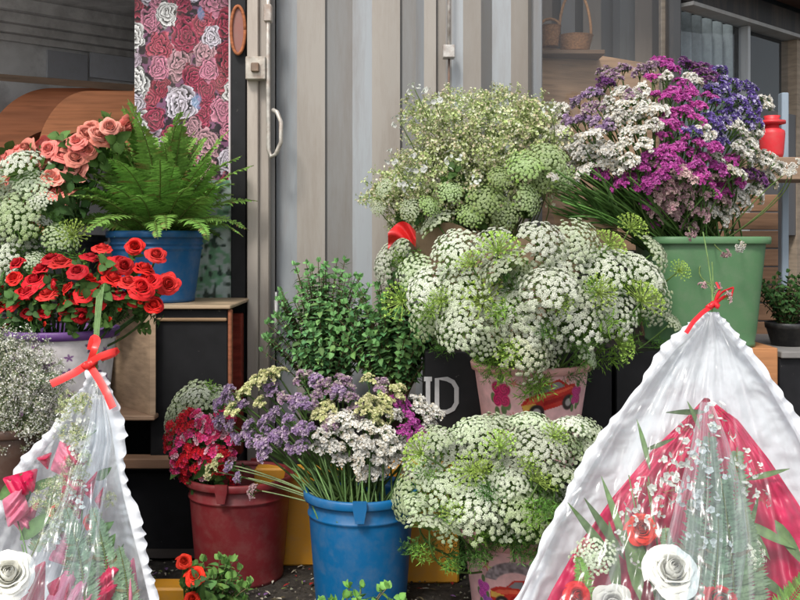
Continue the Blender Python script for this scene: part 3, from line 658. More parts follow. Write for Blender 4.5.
pb('lip_board', (kx(112,3.03), 3.02, Z(469,3.02)), (kx(186,3.03), 3.088, Z(459,3.02)), A(.36,.21,.13), 'woodh', lb)
boxo('black_backing', (kx(60,3.12), 3.36, Z(471,3.1)), (kx(227,3.36), 3.38, zt-.014), A(.008,.008,.009), 'black', ub).matrix_parent_inverse = Matrix.Translation(-Vector(ub.location))
bpy.data.objects['black_backing'].name = 'back_panel'
boxo('rusty_post', (kx(230,3.36), 3.36, 0), (kx(241,3.36), 3.42, Z(318,3.2)), A(.26,.035,.02), 'wood'); tag(bpy.data.objects['rusty_post'], 'short rust red post between the black box and the container door', 'post')
boxo('pot_stand', (kx(-60,2.5), 2.38, 0), (kx(100,2.5), 2.66, Z(432,2.5)-.03), A(.05,.035,.03), 'wood'); tag(bpy.data.objects['pot_stand'], 'dark wooden stand under the violet printed pot, behind the left bouquet', 'stand')

# --- orange painted boards behind the buckets ---------------------------------------
OR = A(.66,.30,.022)
boxo('orange_plinth', (kx(255,2.98), 2.96, 0.0), (kx(640,2.98), 3.02, .30), OR, 'black', bev=.006); o = bpy.data.objects['orange_plinth']; o.data.materials.clear(); o.data.materials.append(MATS['plastic']); tag(o, 'orange painted plinth board running behind the red and blue buckets', 'plinth')
boxo('orange_kerb', (kx(120,2.5), 2.62, 0.0), (kx(205,2.62), 2.70, .055), OR, 'plastic', bev=.006); tag(bpy.data.objects['orange_kerb'], 'low orange painted kerb beside the left bouquet and red roses', 'kerb')

ob_ = boxo('orange_crate', (kx(392,2.82), 2.81, 0), (kx(459,2.82), 2.95, .34), OR, 'plastic', bev=.006); tag(ob_, 'orange painted box between the blue bucket and the lower pink pot', 'box')
# --- black crates under the right displays -------------------------------------------
ztop = Z(352,2.95)
c1 = thing('black_crate', 'black box with white printed letters, behind the pink pot', 'crate', (kx(515,3.1), 3.1, 0))
pb('body', (kx(425,2.95), 2.95, .0), (kx(612,2.95), 3.30, ztop), A(.010,.010,.011), 'black', c1)
# white lettering: outlined letter forms, part of the crate print
def stroke(mb, pts, w, Y, c):
    pts = [P(x, y, Y) for x, y in pts]; L = []; n = len(pts); pp = [np.array((q.x, q.z)) for q in pts]
    for i in range(n):
        a = pp[max(0, i-1)]; b = pp[min(n-1, i+1)]; t = (b-a)/(np.linalg.norm(b-a)+1e-9); nn = np.array((-t[1], t[0]))*w/2
        L += [(pp[i][0]+nn[0], Y, pp[i][1]+nn[1]), (pp[i][0]-nn[0], Y, pp[i][1]-nn[1])]
    mb.add(L, [(2*i, 2*i+1, 2*i+3, 2*i+2) for i in range(n-1)], c)
LW = A(.42,.42,.42); m = MB()
stroke(m, [(437,412),(437,379),(447,379),(453,382),(456.5,388),(456.5,403),(453,409),(447,412),(437,412)], .014, 2.946, LW)
stroke(m, [(424,379),(432,379)], .014, 2.946, LW); stroke(m, [(428,379),(428,412)], .014, 2.945, LW)
m2_ = MB(); part('lettering', m, 'wall', c1)
boxo('black_crate', (kx(614,3.0), 2.97, 0), (kx(742,3.0), 3.45, ztop), A(.013,.013,.014), 'black'); tag(bpy.data.objects['black_crate.001'] if 'black_crate.001' in bpy.data.objects else bpy.data.objects['black_crate'], 'plain black box under the green bucket', 'crate')
wb = boxo('wooden_box', (kx(742,3.05), 3.05, 0), (kx(778,3.05), 3.45, Z(348,3.05)), A(.42,.19,.08), 'woodh'); tag(wb, 'orange brown wooden box at the right, between the white bouquet and the black ledge', 'wooden box')
bl = thing('black_ledge', 'black counter with a worn grey top edge under the small potted shrub', 'counter', (kx(840,3.15), 3.15, 0))
pb('front_panel', (kx(779,3.15), 3.15, 0), (kx(1000,3.15), 3.9, Z(358,3.15)), A(.012,.012,.014), 'black', bl)
pb('top_edge', (kx(779,3.15), 3.13, Z(357.8,3.15)), (kx(1000,3.15), 3.9, Z(351,3.15)), A(.22,.21,.2), 'wall', bl)
# low shelf for herb pots
boxo('herb_shelf', (kx(262,3.05), 3.04, 0), (kx(424,3.05), 3.36, Z(450,3.0)), A(.02,.018,.016), 'black'); tag(bpy.data.objects['herb_shelf'], 'low dark shelf under the two leafy herb pots', 'shelf')

# --- windows on the right ------------------------------------------------------------
def quad(mb, pts, c): mb.add([tuple(p) for p in pts], [tuple(range(len(pts)))], c)
w1 = thing('shop_window', 'left shop window with brown reflections, baskets and a board inside', 'window', (kx(605,3.6), 3.6, .9))
m = MB(); quad(m, [P(541,700,3.6), P(667,700,3.6), P(667,-180,3.6), P(541,-180,3.6)], A(1,1,1)); part('pane', m, 'window_glass', w1)
pb('frame', (kx(667,3.58), 3.55, 0), (kx(679,3.58), 3.65, 2.6), A(.035,.037,.04), 'steel', w1)
pb('mullion', (kx(660,3.62), 3.605, 0), (kx(666,3.62), 3.64, 2.6), A(.24,.19,.14), 'woodh', w1)
# coloured strips behind it stand in for ribs reflected in the glass
cs = MB(); x = 535; cols_ = [A(.30,.24,.19), A(.17,.14,.12), A(.26,.25,.24), A(.12,.11,.10), A(.30,.25,.20), A(.20,.20,.20), A(.10,.10,.10), A(.30,.31,.31)]
i = 0
while x < 700:
    w_ = [17, 9, 14, 8, 18, 12, 7, 15][i % 8]; quad(cs, [P(x,1300,4.3), P(x+w_,1300,4.3+.05*(i % 2)), P(x+w_,-300,4.3+.05*(i % 2)), P(x,-300,4.3)], cols_[i % 8]); x += w_; i += 1
o = link('reflected_ribs', cs.mesh('reflected_ribs', 'steel', False)); tag(o, 'brown and grey strips behind the left window, standing in for its reflections', 'screen')
m = MB(); quadp = [P(530,44,3.86), P(664,66,4.0), P(664,250,4.0), P(530,250,3.86)]; V = [tuple(q) for q in quadp]+[(q.x, q.y+.03, q.z) for q in quadp]
m.add(V, [(3,2,1,0), (4,5,6,7), (0,1,5,4), (1,2,6,5), (2,3,7,6), (3,0,4,7)], A(.62,.38,.22)); o = link('wooden_board', m.mesh('wooden_board', 'woodh', False)); tag(o, 'tan wooden board inside the window under the wicker baskets', 'board')
def basket(px, py, rpx, hpx, Y, hh, label):
    r = thing('wicker_basket', label, 'basket', tuple(P(px, py, Y))); m = MB(); k_ = Y/F; R = rpx*k_; h = hpx*k_; prof = [(.001, .003)]
    for i in range(17): prof.append((R*(.78+.22*i/16)+(.003 if i % 2 else 0), h*i/16))
    prof += [(R+.006, h+.003), (R-.006, h+.003), (R*.75, .01), (.001, .01)]; lathe(m, prof, A(.36,.17,.07), 32); link('body', m.mesh('body', 'wicker'), r)
    if hh:
        m = MB(); a = np.linspace(0, math.pi, 20); tube(m, [(R*.95*math.cos(t), 0, h+hh*k_*math.sin(t)) for t in a], .006, A(.38,.19,.08), 6)
        link('handle', m.mesh('handle', 'wicker'), r)
    # a little shelf block carries it
    return r
basket(575, 52, 17, 15, 3.88, 46, 'wider wicker basket with a tall hooped handle inside the window')
basket(550, 47, 10, 20, 3.86, 8, 'small tight wicker basket beside the hooped basket inside the window')
sh = MB(); boxm(sh, (kx(530,3.9), 3.80, Z(54,3.9)-.02), (kx(600,3.9), 4.0, Z(54,3.9)-.002), A(.2,.12,.07)); o = link('basket_shelf', sh.mesh('basket_shelf', 'woodh', False)); tag(o, 'thin brown shelf carrying the two wicker baskets', 'shelf')
# receding window 2
q0, q1 = P(679,240,3.6), P(860,240,4.70)
def W2(px, z, off=0.):
    s = (px-400)/F; d = nrm(np.array(q1-q0)); t = (s*q0.y-q0.x)/(d[0]-s*d[1]); n = A(d[1], -d[0], 0); p_ = np.array(q0)+d*t+n*off; return (p_[0], p_[1], z)
w2 = thing('shop_window', 'right shop window receding to the right, with pale curtain and a dark framed pane', 'window', (q0.x, q0.y, .9))
zt1, zb1 = CH+(240-8)/F*3.6, .62
def blk(px0, px1, z0, z1, o0, o1, c, mat, nm, par):
    m = MB(); V = [W2(px0, z0, o0), W2(px1, z0, o0), W2(px1, z1, o0), W2(px0, z1, o0), W2(px0, z0, o1), W2(px1, z0, o1), W2(px1, z1, o1), W2(px0, z1, o1)]
    m.add(V, [(0,1,2,3), (7,6,5,4), (0,4,5,1), (1,5,6,2), (2,6,7,3), (3,7,4,0)], c); return part(nm, m, mat, par)
m = MB(); quad(m, [W2(679, zb1), W2(900, zb1), W2(900, zt1), W2(679, zt1)], A(1,1,1)); part('pane', m, 'window_glass', w2)
blk(679, 900, zt1+.002, zt1+.016, .06, -.02, A(.36,.36,.35), 'steel', 'top_rail', w2)
blk(679, 900, zt1+.02, zt1+.11, .05, -.02, A(.025,.025,.027), 'steel', 'header', w2)
blk(741, 743.5, zb1, zt1, .03, -.01, A(.42,.44,.45), 'steel', 'mullion', w2)
blk(788, 797, zb1, zt1, .04, -.03, A(.30,.24,.18), 'woodh', 'mullion', w2)
blk(679, 900, .0, zb1-.002, .02, -.04, A(.07,.05,.04), 'woodh', 'lower_panel', w2)
blk(743, 788, Z(235,4), Z(110,4), .035, .006, A(.10,.10,.105), 'steel', 'sill_box', w2)
m = MB(); xs_ = np.arange(704, 762, 1.0)
G = np.zeros((len(xs_), 2, 3))
cc = np.zeros((len(xs_), 2, 3))
for i, x in enumerate(xs_):
    of = -.14-.03*math.sin(x*.62); G[i, 0] = W2(x, .5, of); G[i, 1] = W2(x, zt1+.05, of); cc[i, :] = A(.34,.40,.42)*(.8+.35*hashn(np.float64(int(x/7)), np.float64(1.)))
grid(m, G, cc); o = link('curtain', m.mesh('curtain', 'cloth')); tag(o, 'pale blue grey pleated curtain inside the right window', 'curtain')
r3 = MB(); V = [W2(741,.5,-.3), W2(1000,.5,-.3), W2(1000,2.3,-.3), W2(741,2.3,-.3)]; quad(r3, V, A(.05,.06,.065)); o = link('patterned_screen', r3.mesh('patterned_screen', 'wall', False)); tag(o, 'dark grey mottled screen inside the right window', 'screen')
boxo('roof_beam', (kx(680,3.4), 3.30, zt1+.125), (3.2, 3.50, 2.35), A(.055,.028,.02), 'woodh'); 
bo = bpy.data.objects['roof_beam']; tag(bo, 'dark brown roof beam above the right window', 'beam')
# turn the beam so it runs parallel to the receding window
piv = Vector((kx(680,3.5), 3.5, 0)); ang = math.atan2(q1.y-q0.y, q1.x-q0.x); bo.matrix_world = Matrix.Translation(piv)@Matrix.Rotation(ang, 4, 'Z')@Matrix.Translation(-piv)
wallsheet('back_wall', [(-.5,6.0,0), (5,6.0,0), (5,6.0,2.9), (-.5,6.0,2.9)], A(.03,.028,.027))
wallsheet('shop_ceiling', [(-.5,3.62,2.6), (5,3.9,2.6), (5,6.,2.6), (-.5,6.,2.6)], A(.05,.045,.04))
pl = MB()
for i in range(8): boxm(pl, (kx(640,3.75)+.0, 3.72, .62+i*.07), (kx(776,3.75), 3.74, .685+i*.07), A(.30,.17,.10)*rng.uniform(.8, 1.15))
o = link('plank_fence', pl.mesh('plank_fence', 'woodh', False)); tag(o, 'brown horizontal plank fence behind the green bucket and shrub', 'panel')
boxo('grey_post', (kx(782,3.6), 3.6, .3), (kx(789,3.6), 3.64, 1.55), A(.26,.32,.38), 'steel'); tag(bpy.data.objects['grey_post'], 'slim blue grey post behind the small potted shrub', 'post')
sh = MB(); boxm(sh, (kx(735,3.45), 3.36, Z(172,3.4)-.03), (kx(830,3.45), 3.55, Z(158,3.4)), A(.32,.22,.15)); o = link('ledge_board', sh.mesh('ledge_board', 'woodh', False)); tag(o, 'tan ledge board carrying the red vase behind the statice', 'ledge')
vz = thing('red_vase', 'glossy red vase with a lid-like collar on the ledge at the right edge', 'vase', tuple(P(772,158,3.42)))
m = MB(); k_ = 3.42/F; lathe(m, [(.001,0),(10*k_,0),(11*k_,4*k_),(12.5*k_,24*k_),(12*k_,27*k_),(7*k_,30*k_),(6*k_,36*k_),(8*k_,42*k_),(7*k_,42*k_),(5*k_,34*k_),(.001,30*k_)], A(.68,.03,.04), 32); link('body', m.mesh('body', 'plastic'), vz)
m = MB(); lathe(m, [(9*k_,33*k_),(13*k_,34*k_),(13*k_,37*k_),(8.2*k_,38*k_)], A(.6,.02,.03), 32); link('collar', m.mesh('collar', 'plastic'), vz)

# ================================================================== POTS & FLOWERS
CAM = A(0,0,CH)
def headpos(px, py, Y): return np.array(P(px, py, Y))
# ---- upper pink pot with ammi ----
pk, pkc = potprint('printed_pot', 'pink printed pot with roses, starfish and a red car, holding the larger upper ammi bunch', 531, 369, 2.90, 121, .30, lambda x, y: pinkprint(x, y, 0), (.80,.42,.38))
boxo('pot_crate', (kx(468,2.9), 2.72, 0), (kx(596,2.9), 2.94, float(pk.location.z)-.001), A(.008,.008,.009), 'black'); tag(bpy.data.objects['pot_crate'], 'black box under the upper pink pot', 'crate')
pk2, pk2c = potprint('printed_pot', 'pink printed pot with a starfish, grey arch and red car, holding the lower ammi bunch', 516, 546, 2.62, 112, .30, lambda x, y: pinkprint(x, y, 1), (.80,.40,.38))
# ---- ammi bunches ----
def ammi(lst, pot, ctrpx, Yc, depth, grp, where_txt, box, tilt=(-.62,.66), feath=3, featsize=.10):
    px0, py0 = ctrpx
    for e in lst:
        px, py, rp, kind = e[:4]
        rel = A((px-px0)/140., -(py-py0)/95.)
        rr = min(1, np.hypot(*rel)); Y = Yc-depth*math.sqrt(max(0, 1-rr*rr))+(e[4] if len(e) > 4 else 0)+(-.07 if kind == 'l' else rng.choice([-.045, .0, .045]))+rng.normal(0, .015)
        nrmv = nrm(A(rel[0]*.7, tilt[0], tilt[1]+rel[1]*.35)+rng.normal(0, .24, 3))
        if len(e) > 5: nrmv = nrm(e[5])
        p_ = headpos(px, py, Y); size = rp*(1.2 if kind == 'l' else .97)*Y/F
        head = {'w': UM_W, 'g': UM_G, 'b': UM_B, 'l': LACY}[kind]; head = head[rng.integers(len(head))]
        desc = {'w': 'white lace ammi flower head', 'g': 'green tinged ammi flower head', 'b': 'faded beige ammi flower head', 'l': 'young feathery lime green ammi head'}[kind]
        cutflower('ammi_flower', head, 'flower_head', p_, nrmv, size, (pot[0]+rel[0]*.05, pot[1]+rng.normal(0, .02), pot[2]-.10), f"{'large ' if rp > 31 else ('small ' if rp < 19 else '')}{desc} {where(px, py, *box)} of the {where_txt}", 'flower', grp, leaves=FEATH, nleaf=feath, leafsize=featsize, offset=.22, sr=.0024, leafrange=(.5, .82))
up = [(400,256,24,'g',.1,(-.9,-.5,.3)),(455,250,29,'w'),(490,246,26,'w',.0,(-.5,-.5,.6)),(541,242,30,'w'),(578,240,27,'g'),(611,243,15,'l'),(463,287,37,'w'),(428,290,31,'w',.05,(-.7,-.6,.5)),
 (505,302,38,'w'),(550,290,33,'w'),(560,262,30,'w'),(602,268,34,'w'),(640,272,34,'w'),(578,318,35,'w'),(612,312,30,'w'),(458,322,33,'w'),(485,335,25,'g'),(525,352,31,'b',-.03),(540,362,20,'b'),(644,298,20,'l'),
 (672,322,14,'g'),(586,352,20,'g'),(415,272,22,'g',.1),(655,252,22,'g'),(436,222,22,'g',.12,(-.6,-.3,.8)),(385,264,22,'w',.12,(-.9,-.4,.2)),(502,266,28,'g'),(632,226,14,'l'),(498,248,20,'l'),(530,325,30,'w'),
 (480,300,24,'l',.06),(555,335,24,'w'),(600,292,16,'l',-.03),(430,318,24,'g',.06),(520,275,24,'g',.08),(590,298,30,'w'),(655,305,22,'g',.08),(680,270,10,'l'),(400,300,18,'l',.12),(622,345,16,'l',.05),(560,305,13,'l'),(470,262,13,'l'),(510,352,14,'l'),(440,300,12,'l')]
for i, e in enumerate(up): pass
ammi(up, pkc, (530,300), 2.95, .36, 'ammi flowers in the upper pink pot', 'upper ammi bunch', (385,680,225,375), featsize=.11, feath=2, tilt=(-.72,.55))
lo = [(502,424,27,'g'),(530,422,25,'g'),(572,427,22,'w'),(541,434,31,'g'),(489,437,33,'g'),(589,432,22,'g'),(458,455,38,'w'),(436,438,22,'g'),(541,447,33,'w'),(582,452,26,'g'),(405,500,25,'g',.0,(-.8,-.5,.1)),
 (443,483,31,'g'),(511,479,25,'w',-.02),(478,497,35,'w'),(430,524,26,'g'),(481,516,33,'g'),(527,508,34,'g'),(553,496,27,'w'),(514,459,31,'w'),(557,474,29,'g'),(418,452,18,'l',.0,(-.8,-.4,.5)),(508,526,26,'g'),(470,430,22,'g'),(450,522,24,'g'),(560,440,24,'g'),(540,480,16,'l',-.02),(500,445,16,'l'),(470,470,18,'l',.03),(425,470,22,'g',.05),(536,470,24,'g',.05),(420,505,20,'g',.05),(515,440,24,'g',.05),(548,520,19,'l'),(530,462,11,'l'),(482,470,11,'l'),(455,512,14,'l'),(555,435,12,'l')]
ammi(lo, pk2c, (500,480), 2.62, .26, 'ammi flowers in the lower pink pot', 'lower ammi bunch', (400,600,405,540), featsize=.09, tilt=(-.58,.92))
lf = [(18,167,28,'w'),(5,192,22,'w'),(14,216,32,'g'),(-6,236,27,'w'),(14,246,28,'w'),(40,200,15,'w'),(43,222,12,'w'),(32,184,22,'g'),(60,238,19,'g'),(-2,262,27,'w'),(-14,180,28,'w'),(36,262,14,'g'),(72,234,14,'l'),(2,208,24,'g'),(-16,250,28,'g'),(-20,215,30,'g')]
bk, bkc = bucket('bucket', 'dark bucket mostly hidden behind the red roses, holding the left ammi bunch', 5, 300, 2.95, 96, .28, (.03,.03,.035), handle=False)
boxo('ammi_stand', (kx(-70,2.95), 2.80, .02), (kx(70,2.95), 3.1, float(bk.location.z)-.001), A(.03,.025,.02), 'black'); tag(bpy.data.objects['ammi_stand'], 'dark stand under the hidden bucket of white ammi at the left', 'stand')
ammi(lf, bkc, (10,235), 2.86, .22, 'ammi flowers at the left edge', 'leftmost ammi bunch', (-20,80,150,270))
# ---- blue bucket, red bucket ----
rb, rbc = bucket('bucket', 'dark red bucket standing on the ground beside the black box', 240, 482, 2.88, 107, .305, (.185,.018,.022), taper=.80, lug=-.15, ribs=1)
rb.location.z = 0; rbc[2] = .305
bb, bbc = bucket('bucket', 'bright blue bucket in the foreground holding white and lilac statice', 361, 505, 2.64, 112, .30, (.002,.105,.27), taper=.80, lug=0.02, ribs=1)
bb.location.z = 0.0; bbc[2] = float(P(361, 503, 2.64-.15).z); 
hz = bbc[2]/.30
for ch in bb.children: ch.scale = (1, 1, hz)
fb, fbc = bucket('bucket', 'upper blue bucket holding the green fern, on the plywood display box', 157, 231, 3.25, 97, .235, (.003,.09,.25), taper=.76, handle=False)
fb.location.z = zt+.0005; hz = (fbc[2]-zt)/.235
for ch in fb.children: ch.scale = (1, 1, hz)
gb, gbc = bucket('square_bucket', 'green square bucket with flared rim holding the big statice bunch', 698, 237, 3.20, 117, .335, (.085,.19,.085), taper=.80, sq=.5, handle=False, rotz=.0, ribs=0)
gb.location.z = ztop+.0005; hz = (gbc[2]-ztop)/.335
for ch in gb.children: ch.scale = (1, 1, hz)
# ammi in the red bucket
for (px, py, rp, kd, nv_) in ((186,402,27,'g',(-.6,-.4,.6)),(208,399,24,'g',(.1,-.4,.9)),(172,425,22,'g',(-.9,-.4,.1)),(196,396,20,'w',(-.3,-.3,.9)),(222,402,18,'w',(.3,-.3,.9))):
    Y = 2.88+rng.uniform(-.04, .02); cutflower('ammi_flower', (UM_W if kd == 'w' else UM_G)[1], 'flower_head', headpos(px, py, Y), nv_, rp*Y/F, (rbc[0]-.06, rbc[1], rbc[2]-.1), ('whiter' if kd == 'w' else 'pale green')+' ammi head '+('drooping over the left edge' if px < 190 else 'standing at the back')+' of the dark red bucket', 'flower', 'ammi flowers in the dark red bucket', leaves=FEATH, nleaf=2, leafsize=.08, offset=.22)
# dianthus
dpts = []
for t in range(2000):
    px, py = rng.uniform(166, 232), rng.uniform(412, 476)
    if ((px-203)/36)**2+((py-440)/36)**2 < 1 and all(math.hypot(px-a, py-b) > 8.5 for a, b in dpts): dpts.append((px, py))
dpts += [(176,470),(186,476),(182,462),(234,478),(228,470)]
for px, py in dpts:
    rel = ((px-205)/35, (py-445)/35); Y = 2.80-.07*math.sqrt(max(0, 1-min(1, rel[0]**2+rel[1]**2))); pink = (px > 195 and py < 445) or rng.random() < .2
    cutflower('dianthus', DI[1 if pink else 0], 'flower_head', headpos(px, py, Y), (rel[0]*.6, -.7, .5-rel[1]*.3), .022*rng.uniform(.9, 1.25), (rbc[0]-.07+rng.normal(0, .02), rbc[1]-.03, rbc[2]-.1), ('pink and crimson' if pink else 'deep red')+' dianthus cluster in the left half of the dark red bucket', 'flower', 'dianthus in the dark red bucket', leaves=LFS, nleaf=1, leafsize=.06, offset=.3)
# ---- statice: big bunch in the green bucket ----
def stat_bunch(region, seeds, n, mind, pot, Yc, depth, ctr, rad, grp, wtxt, box, size, basejit=.05, leafn=0):
    pts = []
    for t in range(30000):
        px, py = rng.uniform(box[0], box[1]), rng.uniform(box[2], box[3])
        if region(px, py) and not (760 < px < 790 and 112 < py < 156) and all(math.hypot(px-a, py-b) > mind for a, b in pts): pts.append((px, py))
        if len(pts) >= n: break
    for px, py in pts:
        kcol = min(seeds, key=lambda s: math.hypot(px-s[0], py-s[1])/(s[3] if len(s) > 3 else 1)+rng.normal(0, 11))[2]
        rel = A((px-ctr[0])/rad[0], -(py-ctr[1])/rad[1]); rr = min(1, np.hypot(*rel)); Y = Yc-depth*math.sqrt(1-rr*rr)+rng.normal(0, .015)
        nv_ = nrm(A(rel[0]*.9, -.45, .75+rel[1]*.4)+rng.normal(0, .15, 3)); s_ = size*rng.uniform(.8, 1.2); p_ = headpos(px, py, Y)-nv_*s_*.8
        nm = {'white': 'creamy white', 'magenta': 'bright magenta', 'violet': 'deep blue violet', 'lavender': 'soft lavender', 'mauve': 'dusty mauve', 'yellow': 'pale yellow', 'purple': 'dark purple', 'pinkish': 'faded pink'}[kcol]
        cutflower('statice', STAT[kcol][rng.integers(2)], 'flower_head', p_, nv_, s_, (pot[0]+rng.normal(0, basejit), pot[1]+rng.normal(0, basejit*.6), pot[2]-.09), f"{nm} statice sprig {where(px, py, *box)} of the {wtxt}", 'flower', grp, stemc=(.07,.13,.03), sr=.0026, leaves=LFS, nleaf=leafn, leafsize=.05, leafrange=(.3,.6))
seedsR = [(632,78,'mauve',1),(612,72,'purple',.8),(600,105,'mauve'),(590,115,'lavender'),(575,140,'white'),(560,165,'white'),(620,105,'white'),(650,100,'white'),(668,85,'magenta'),(632,66,'magenta',.7),(680,110,'magenta'),(700,92,'magenta',.8),
 (655,150,'magenta',1.1),(690,155,'magenta'),(705,165,'magenta'),(630,180,'magenta'),(625,195,'magenta'),(715,185,'magenta',.8),(740,185,'magenta',.7),(740,90,'violet',1.1),(725,115,'violet',1.1),(745,105,'violet'),(705,125,'violet',.7),(762,80,'violet',.7),
 (765,110,'white'),(745,140,'white'),(760,160,'white'),(720,150,'white'),(785,165,'white'),(610,150,'white'),(595,160,'white'),(630,130,'white'),(700,195,'pinkish'),(660,195,'pinkish'),(680,180,'pinkish'),(735,205,'white'),(650,120,'white'),(696,68,'purple',.7),(700,66,'white',.6),(548,185,'white'),(760,175,'purple',.6),(740,215,'pinkish',.7)]
stat_bunch(lambda x, y: ((x-668)/118)**2+((y-140)/84)**2 < 1 and not (y > 184 and x < 645) and not (x < 600 and y < 92), seedsR, 150, 10.5, gbc, 3.28, .34, (668,150), (125,90), 'statice in the green bucket', 'tall statice bunch', (545,795,58,228), .062, .07)
# stray blooms
for px, py, cn in ((690,232,'pinkish'),(722,252,'pinkish'),(742,245,'white'),(550,180,'white'),(792,172,'white'),(796,166,'white'),(788,176,'white'),(712,285,'pinkish')):
    cutflower('statice', STAT[cn][0], 'flower_head', headpos(px, py, 2.94), (rng.normal(0, .4), -.6, -.3 if py > 200 else .4), .028, (gbc[0]+(.04 if px > 650 else -.05), gbc[1]-.09, gbc[2]-.02), ('faded pink' if cn == 'pinkish' else 'stray white')+' statice sprig '+('hanging over the green rim' if py > 200 else 'leaning out at the side of the tall bunch'), 'flower', 'stray statice of the green bucket', stemc=(.14,.2,.06), sr=.0018)
# bundle of extra bare stalks in the green bucket's neck (each a cut stalk)
for i in range(84):
    px = rng.uniform(575, 745) if i < 40 else rng.uniform(545, 640); py = rng.uniform(150, 200) if i < 40 else rng.uniform(168, 212)-(px-545)*.1; p_ = headpos(px, py, 3.05+rng.uniform(-.08, .12)-(.08 if i >= 40 else 0)); b_ = A(gbc[0]+(px-668)/100*.13+rng.normal(0, .02), gbc[1]-.07+rng.normal(0, .03), gbc[2]-.05)
    mb = MB(); d = p_-b_; tube(mb, bez((0,0,0), d*.5+A(0,0,.03), d, 7), .0028, A(.07,.15,.03)*rng.uniform(.7, 1.5), 4)
    for q in range(3): leaf(mb, d*rng.uniform(.3, .8), nrm(d+rng.normal(0, .08, 3)), rng.normal(0, 1, 3), .12, .005, A(.06,.13,.03), segs=3)
    o = link('flower_stalk', mb.mesh('flower_stalk', 'stem'), None, tuple(b_)); tag(o, 'bare green winged stalk fanning out of the green bucket', 'stalk', 'bare stalks in the green bucket')
# ---- statice in blue bucket ----
seedsB = [(335,455,'white'),(360,440,'white',1.3),(385,455,'white'),(350,470,'white'),(408,415,'magenta',.9),(412,425,'magenta',.7),(430,405,'white',.8),(440,410,'white',.8),(385,400,'yellow'),(372,395,'yellow',.8),(340,390,'mauve'),(355,405,'mauve',.9),
 (300,405,'lavender',1.1),(290,390,'mauve'),(268,415,'lavender',1.3),(245,425,'lavender',1.2),(262,440,'lavender'),(335,375,'lavender',.7),(330,372,'purple',.6),(255,385,'yellow',.8),(272,378,'yellow',.8),(290,415,'lavender'),(325,415,'yellow',.6),(318,385,'mauve',.8),(228,462,'yellow',.7),(243,474,'lavender',.6),(405,440,'white'),(395,430,'white',.8),(238,400,'yellow',.6)]
stat_bunch(lambda x, y: (((x-300)/82)**2+((y-412)/42)**2 < 1 or ((x-375)/70)**2+((y-428)/50)**2 < 1) and not (x < 330 and y > 455 and x > 255), seedsB, 82, 10.5, bbc, 2.72, .16, (345,440), (110,70), 'statice in the blue bucket', 'statice bunch over the blue bucket', (220,450,368,478), .052, .05)
for px, py, cn in ((226,464,'yellow'),(238,470,'lavender'),(248,478,'lavender'),(218,472,'yellow'),(262,491,'pinkish')):
    cutflower('statice', STAT[cn][1], 'flower_head', headpos(px, py, 2.62), (-.8,-.35,.25), .036, (bbc[0]-.02, bbc[1]-.05, bbc[2]-.06), {'yellow':'pale yellow','lavender':'soft lavender','pinkish':'single faded pink'}[cn]+' statice sprig hanging over the rim of the dark red bucket', 'flower', 'statice hanging over the dark red bucket', stemc=(.2,.26,.12), sr=.0018)
for i in range(40):
    px = rng.uniform(290, 405); py = rng.uniform(440, 478); p_ = headpos(px, py, 2.60+rng.uniform(-.05, .1)); b_ = A(bbc[0]+(px-355)/100*.15+rng.normal(0, .02), bbc[1]-.06+rng.normal(0, .03), bbc[2]-.06)
    mb = MB(); d = p_-b_; d[0] *= 1.25; tube(mb, bez((0,0,0), d*.5+A(0,0,.02), d, 7), .0026, A(.09,.16,.05)*rng.uniform(.7, 1.6), 4)
    o = link('flower_stalk', mb.mesh('flower_stalk', 'stem'), None, tuple(b_)); tag(o, 'bare green stalk among the statice in the blue bucket', 'stalk', 'bare stalks in the blue bucket')
# ---- cream filler bunch ----
kp = thing('paper_wrap', 'crumpled brown kraft paper around the cream flowers behind the upper ammi bunch', 'wrapping paper', tuple(P(500,235,3.22)-Vector((0,0,.35))))
m = MB(); a = np.linspace(0, 2*math.pi, 60)[:, None]; v = np.linspace(0, 1, 14)[None, :]; R = .10+.14*v+.012*np.sin(a*9)*v+.008*np.sin(a*17+2)
zz = .36*v+.03*np.sin(a*5)*v+0*a; grid(m, np.stack([R*np.cos(a)*1.35, R*np.sin(a)*.7, zz], -1), A(.45,.31,.20)); link('sheet', m.mesh('sheet', 'paper'), kp)
m = MB(); V = [P(552,210,3.12), P(585,204,3.13), P(618,222,3.12), P(615,252,3.10), P(560,245,3.12)]; m.add([tuple(q-Vector(kp.location)) for q in V]+[tuple(P(590,222,3.10)-Vector(kp.location))], [(0,1,5), (1,2,5), (2,3,5), (3,4,5), (4,0,5)], A(.50,.34,.22)); link('folded_flap', m.mesh('flap', 'paper', False), kp)
boxo('cream_flower_stand', (kx(440,3.2), 3.12, ztop+.001), (kx(560,3.2), 3.29, float(kp.location.z)+.01), A(.015,.015,.015), 'black'); tag(bpy.data.objects['cream_flower_stand'], 'dark block lifting the paper wrapped cream flowers behind the ammi', 'stand')
pts = []
for t in range(20000):
    px, py = rng.uniform(372, 580), rng.uniform(85, 225)
    th_ = math.atan2(py-145, px-485); ok = ((px-488)/90)**2+((py-142)/60)**2 < (.92+.10*math.sin(5*th_+1)+.09*math.sin(9*th_)+.05*math.sin(17*th_))**2 or ((px-425)/52)**2+((py-190)/42)**2 < (.9+.12*math.sin(7*th_))**2
    if ok and all(math.hypot(px-a, py-b) > 13.5 for a, b in pts): pts.append((px, py))
cb_ = np.array(kp.location)+A(0,0,.15)
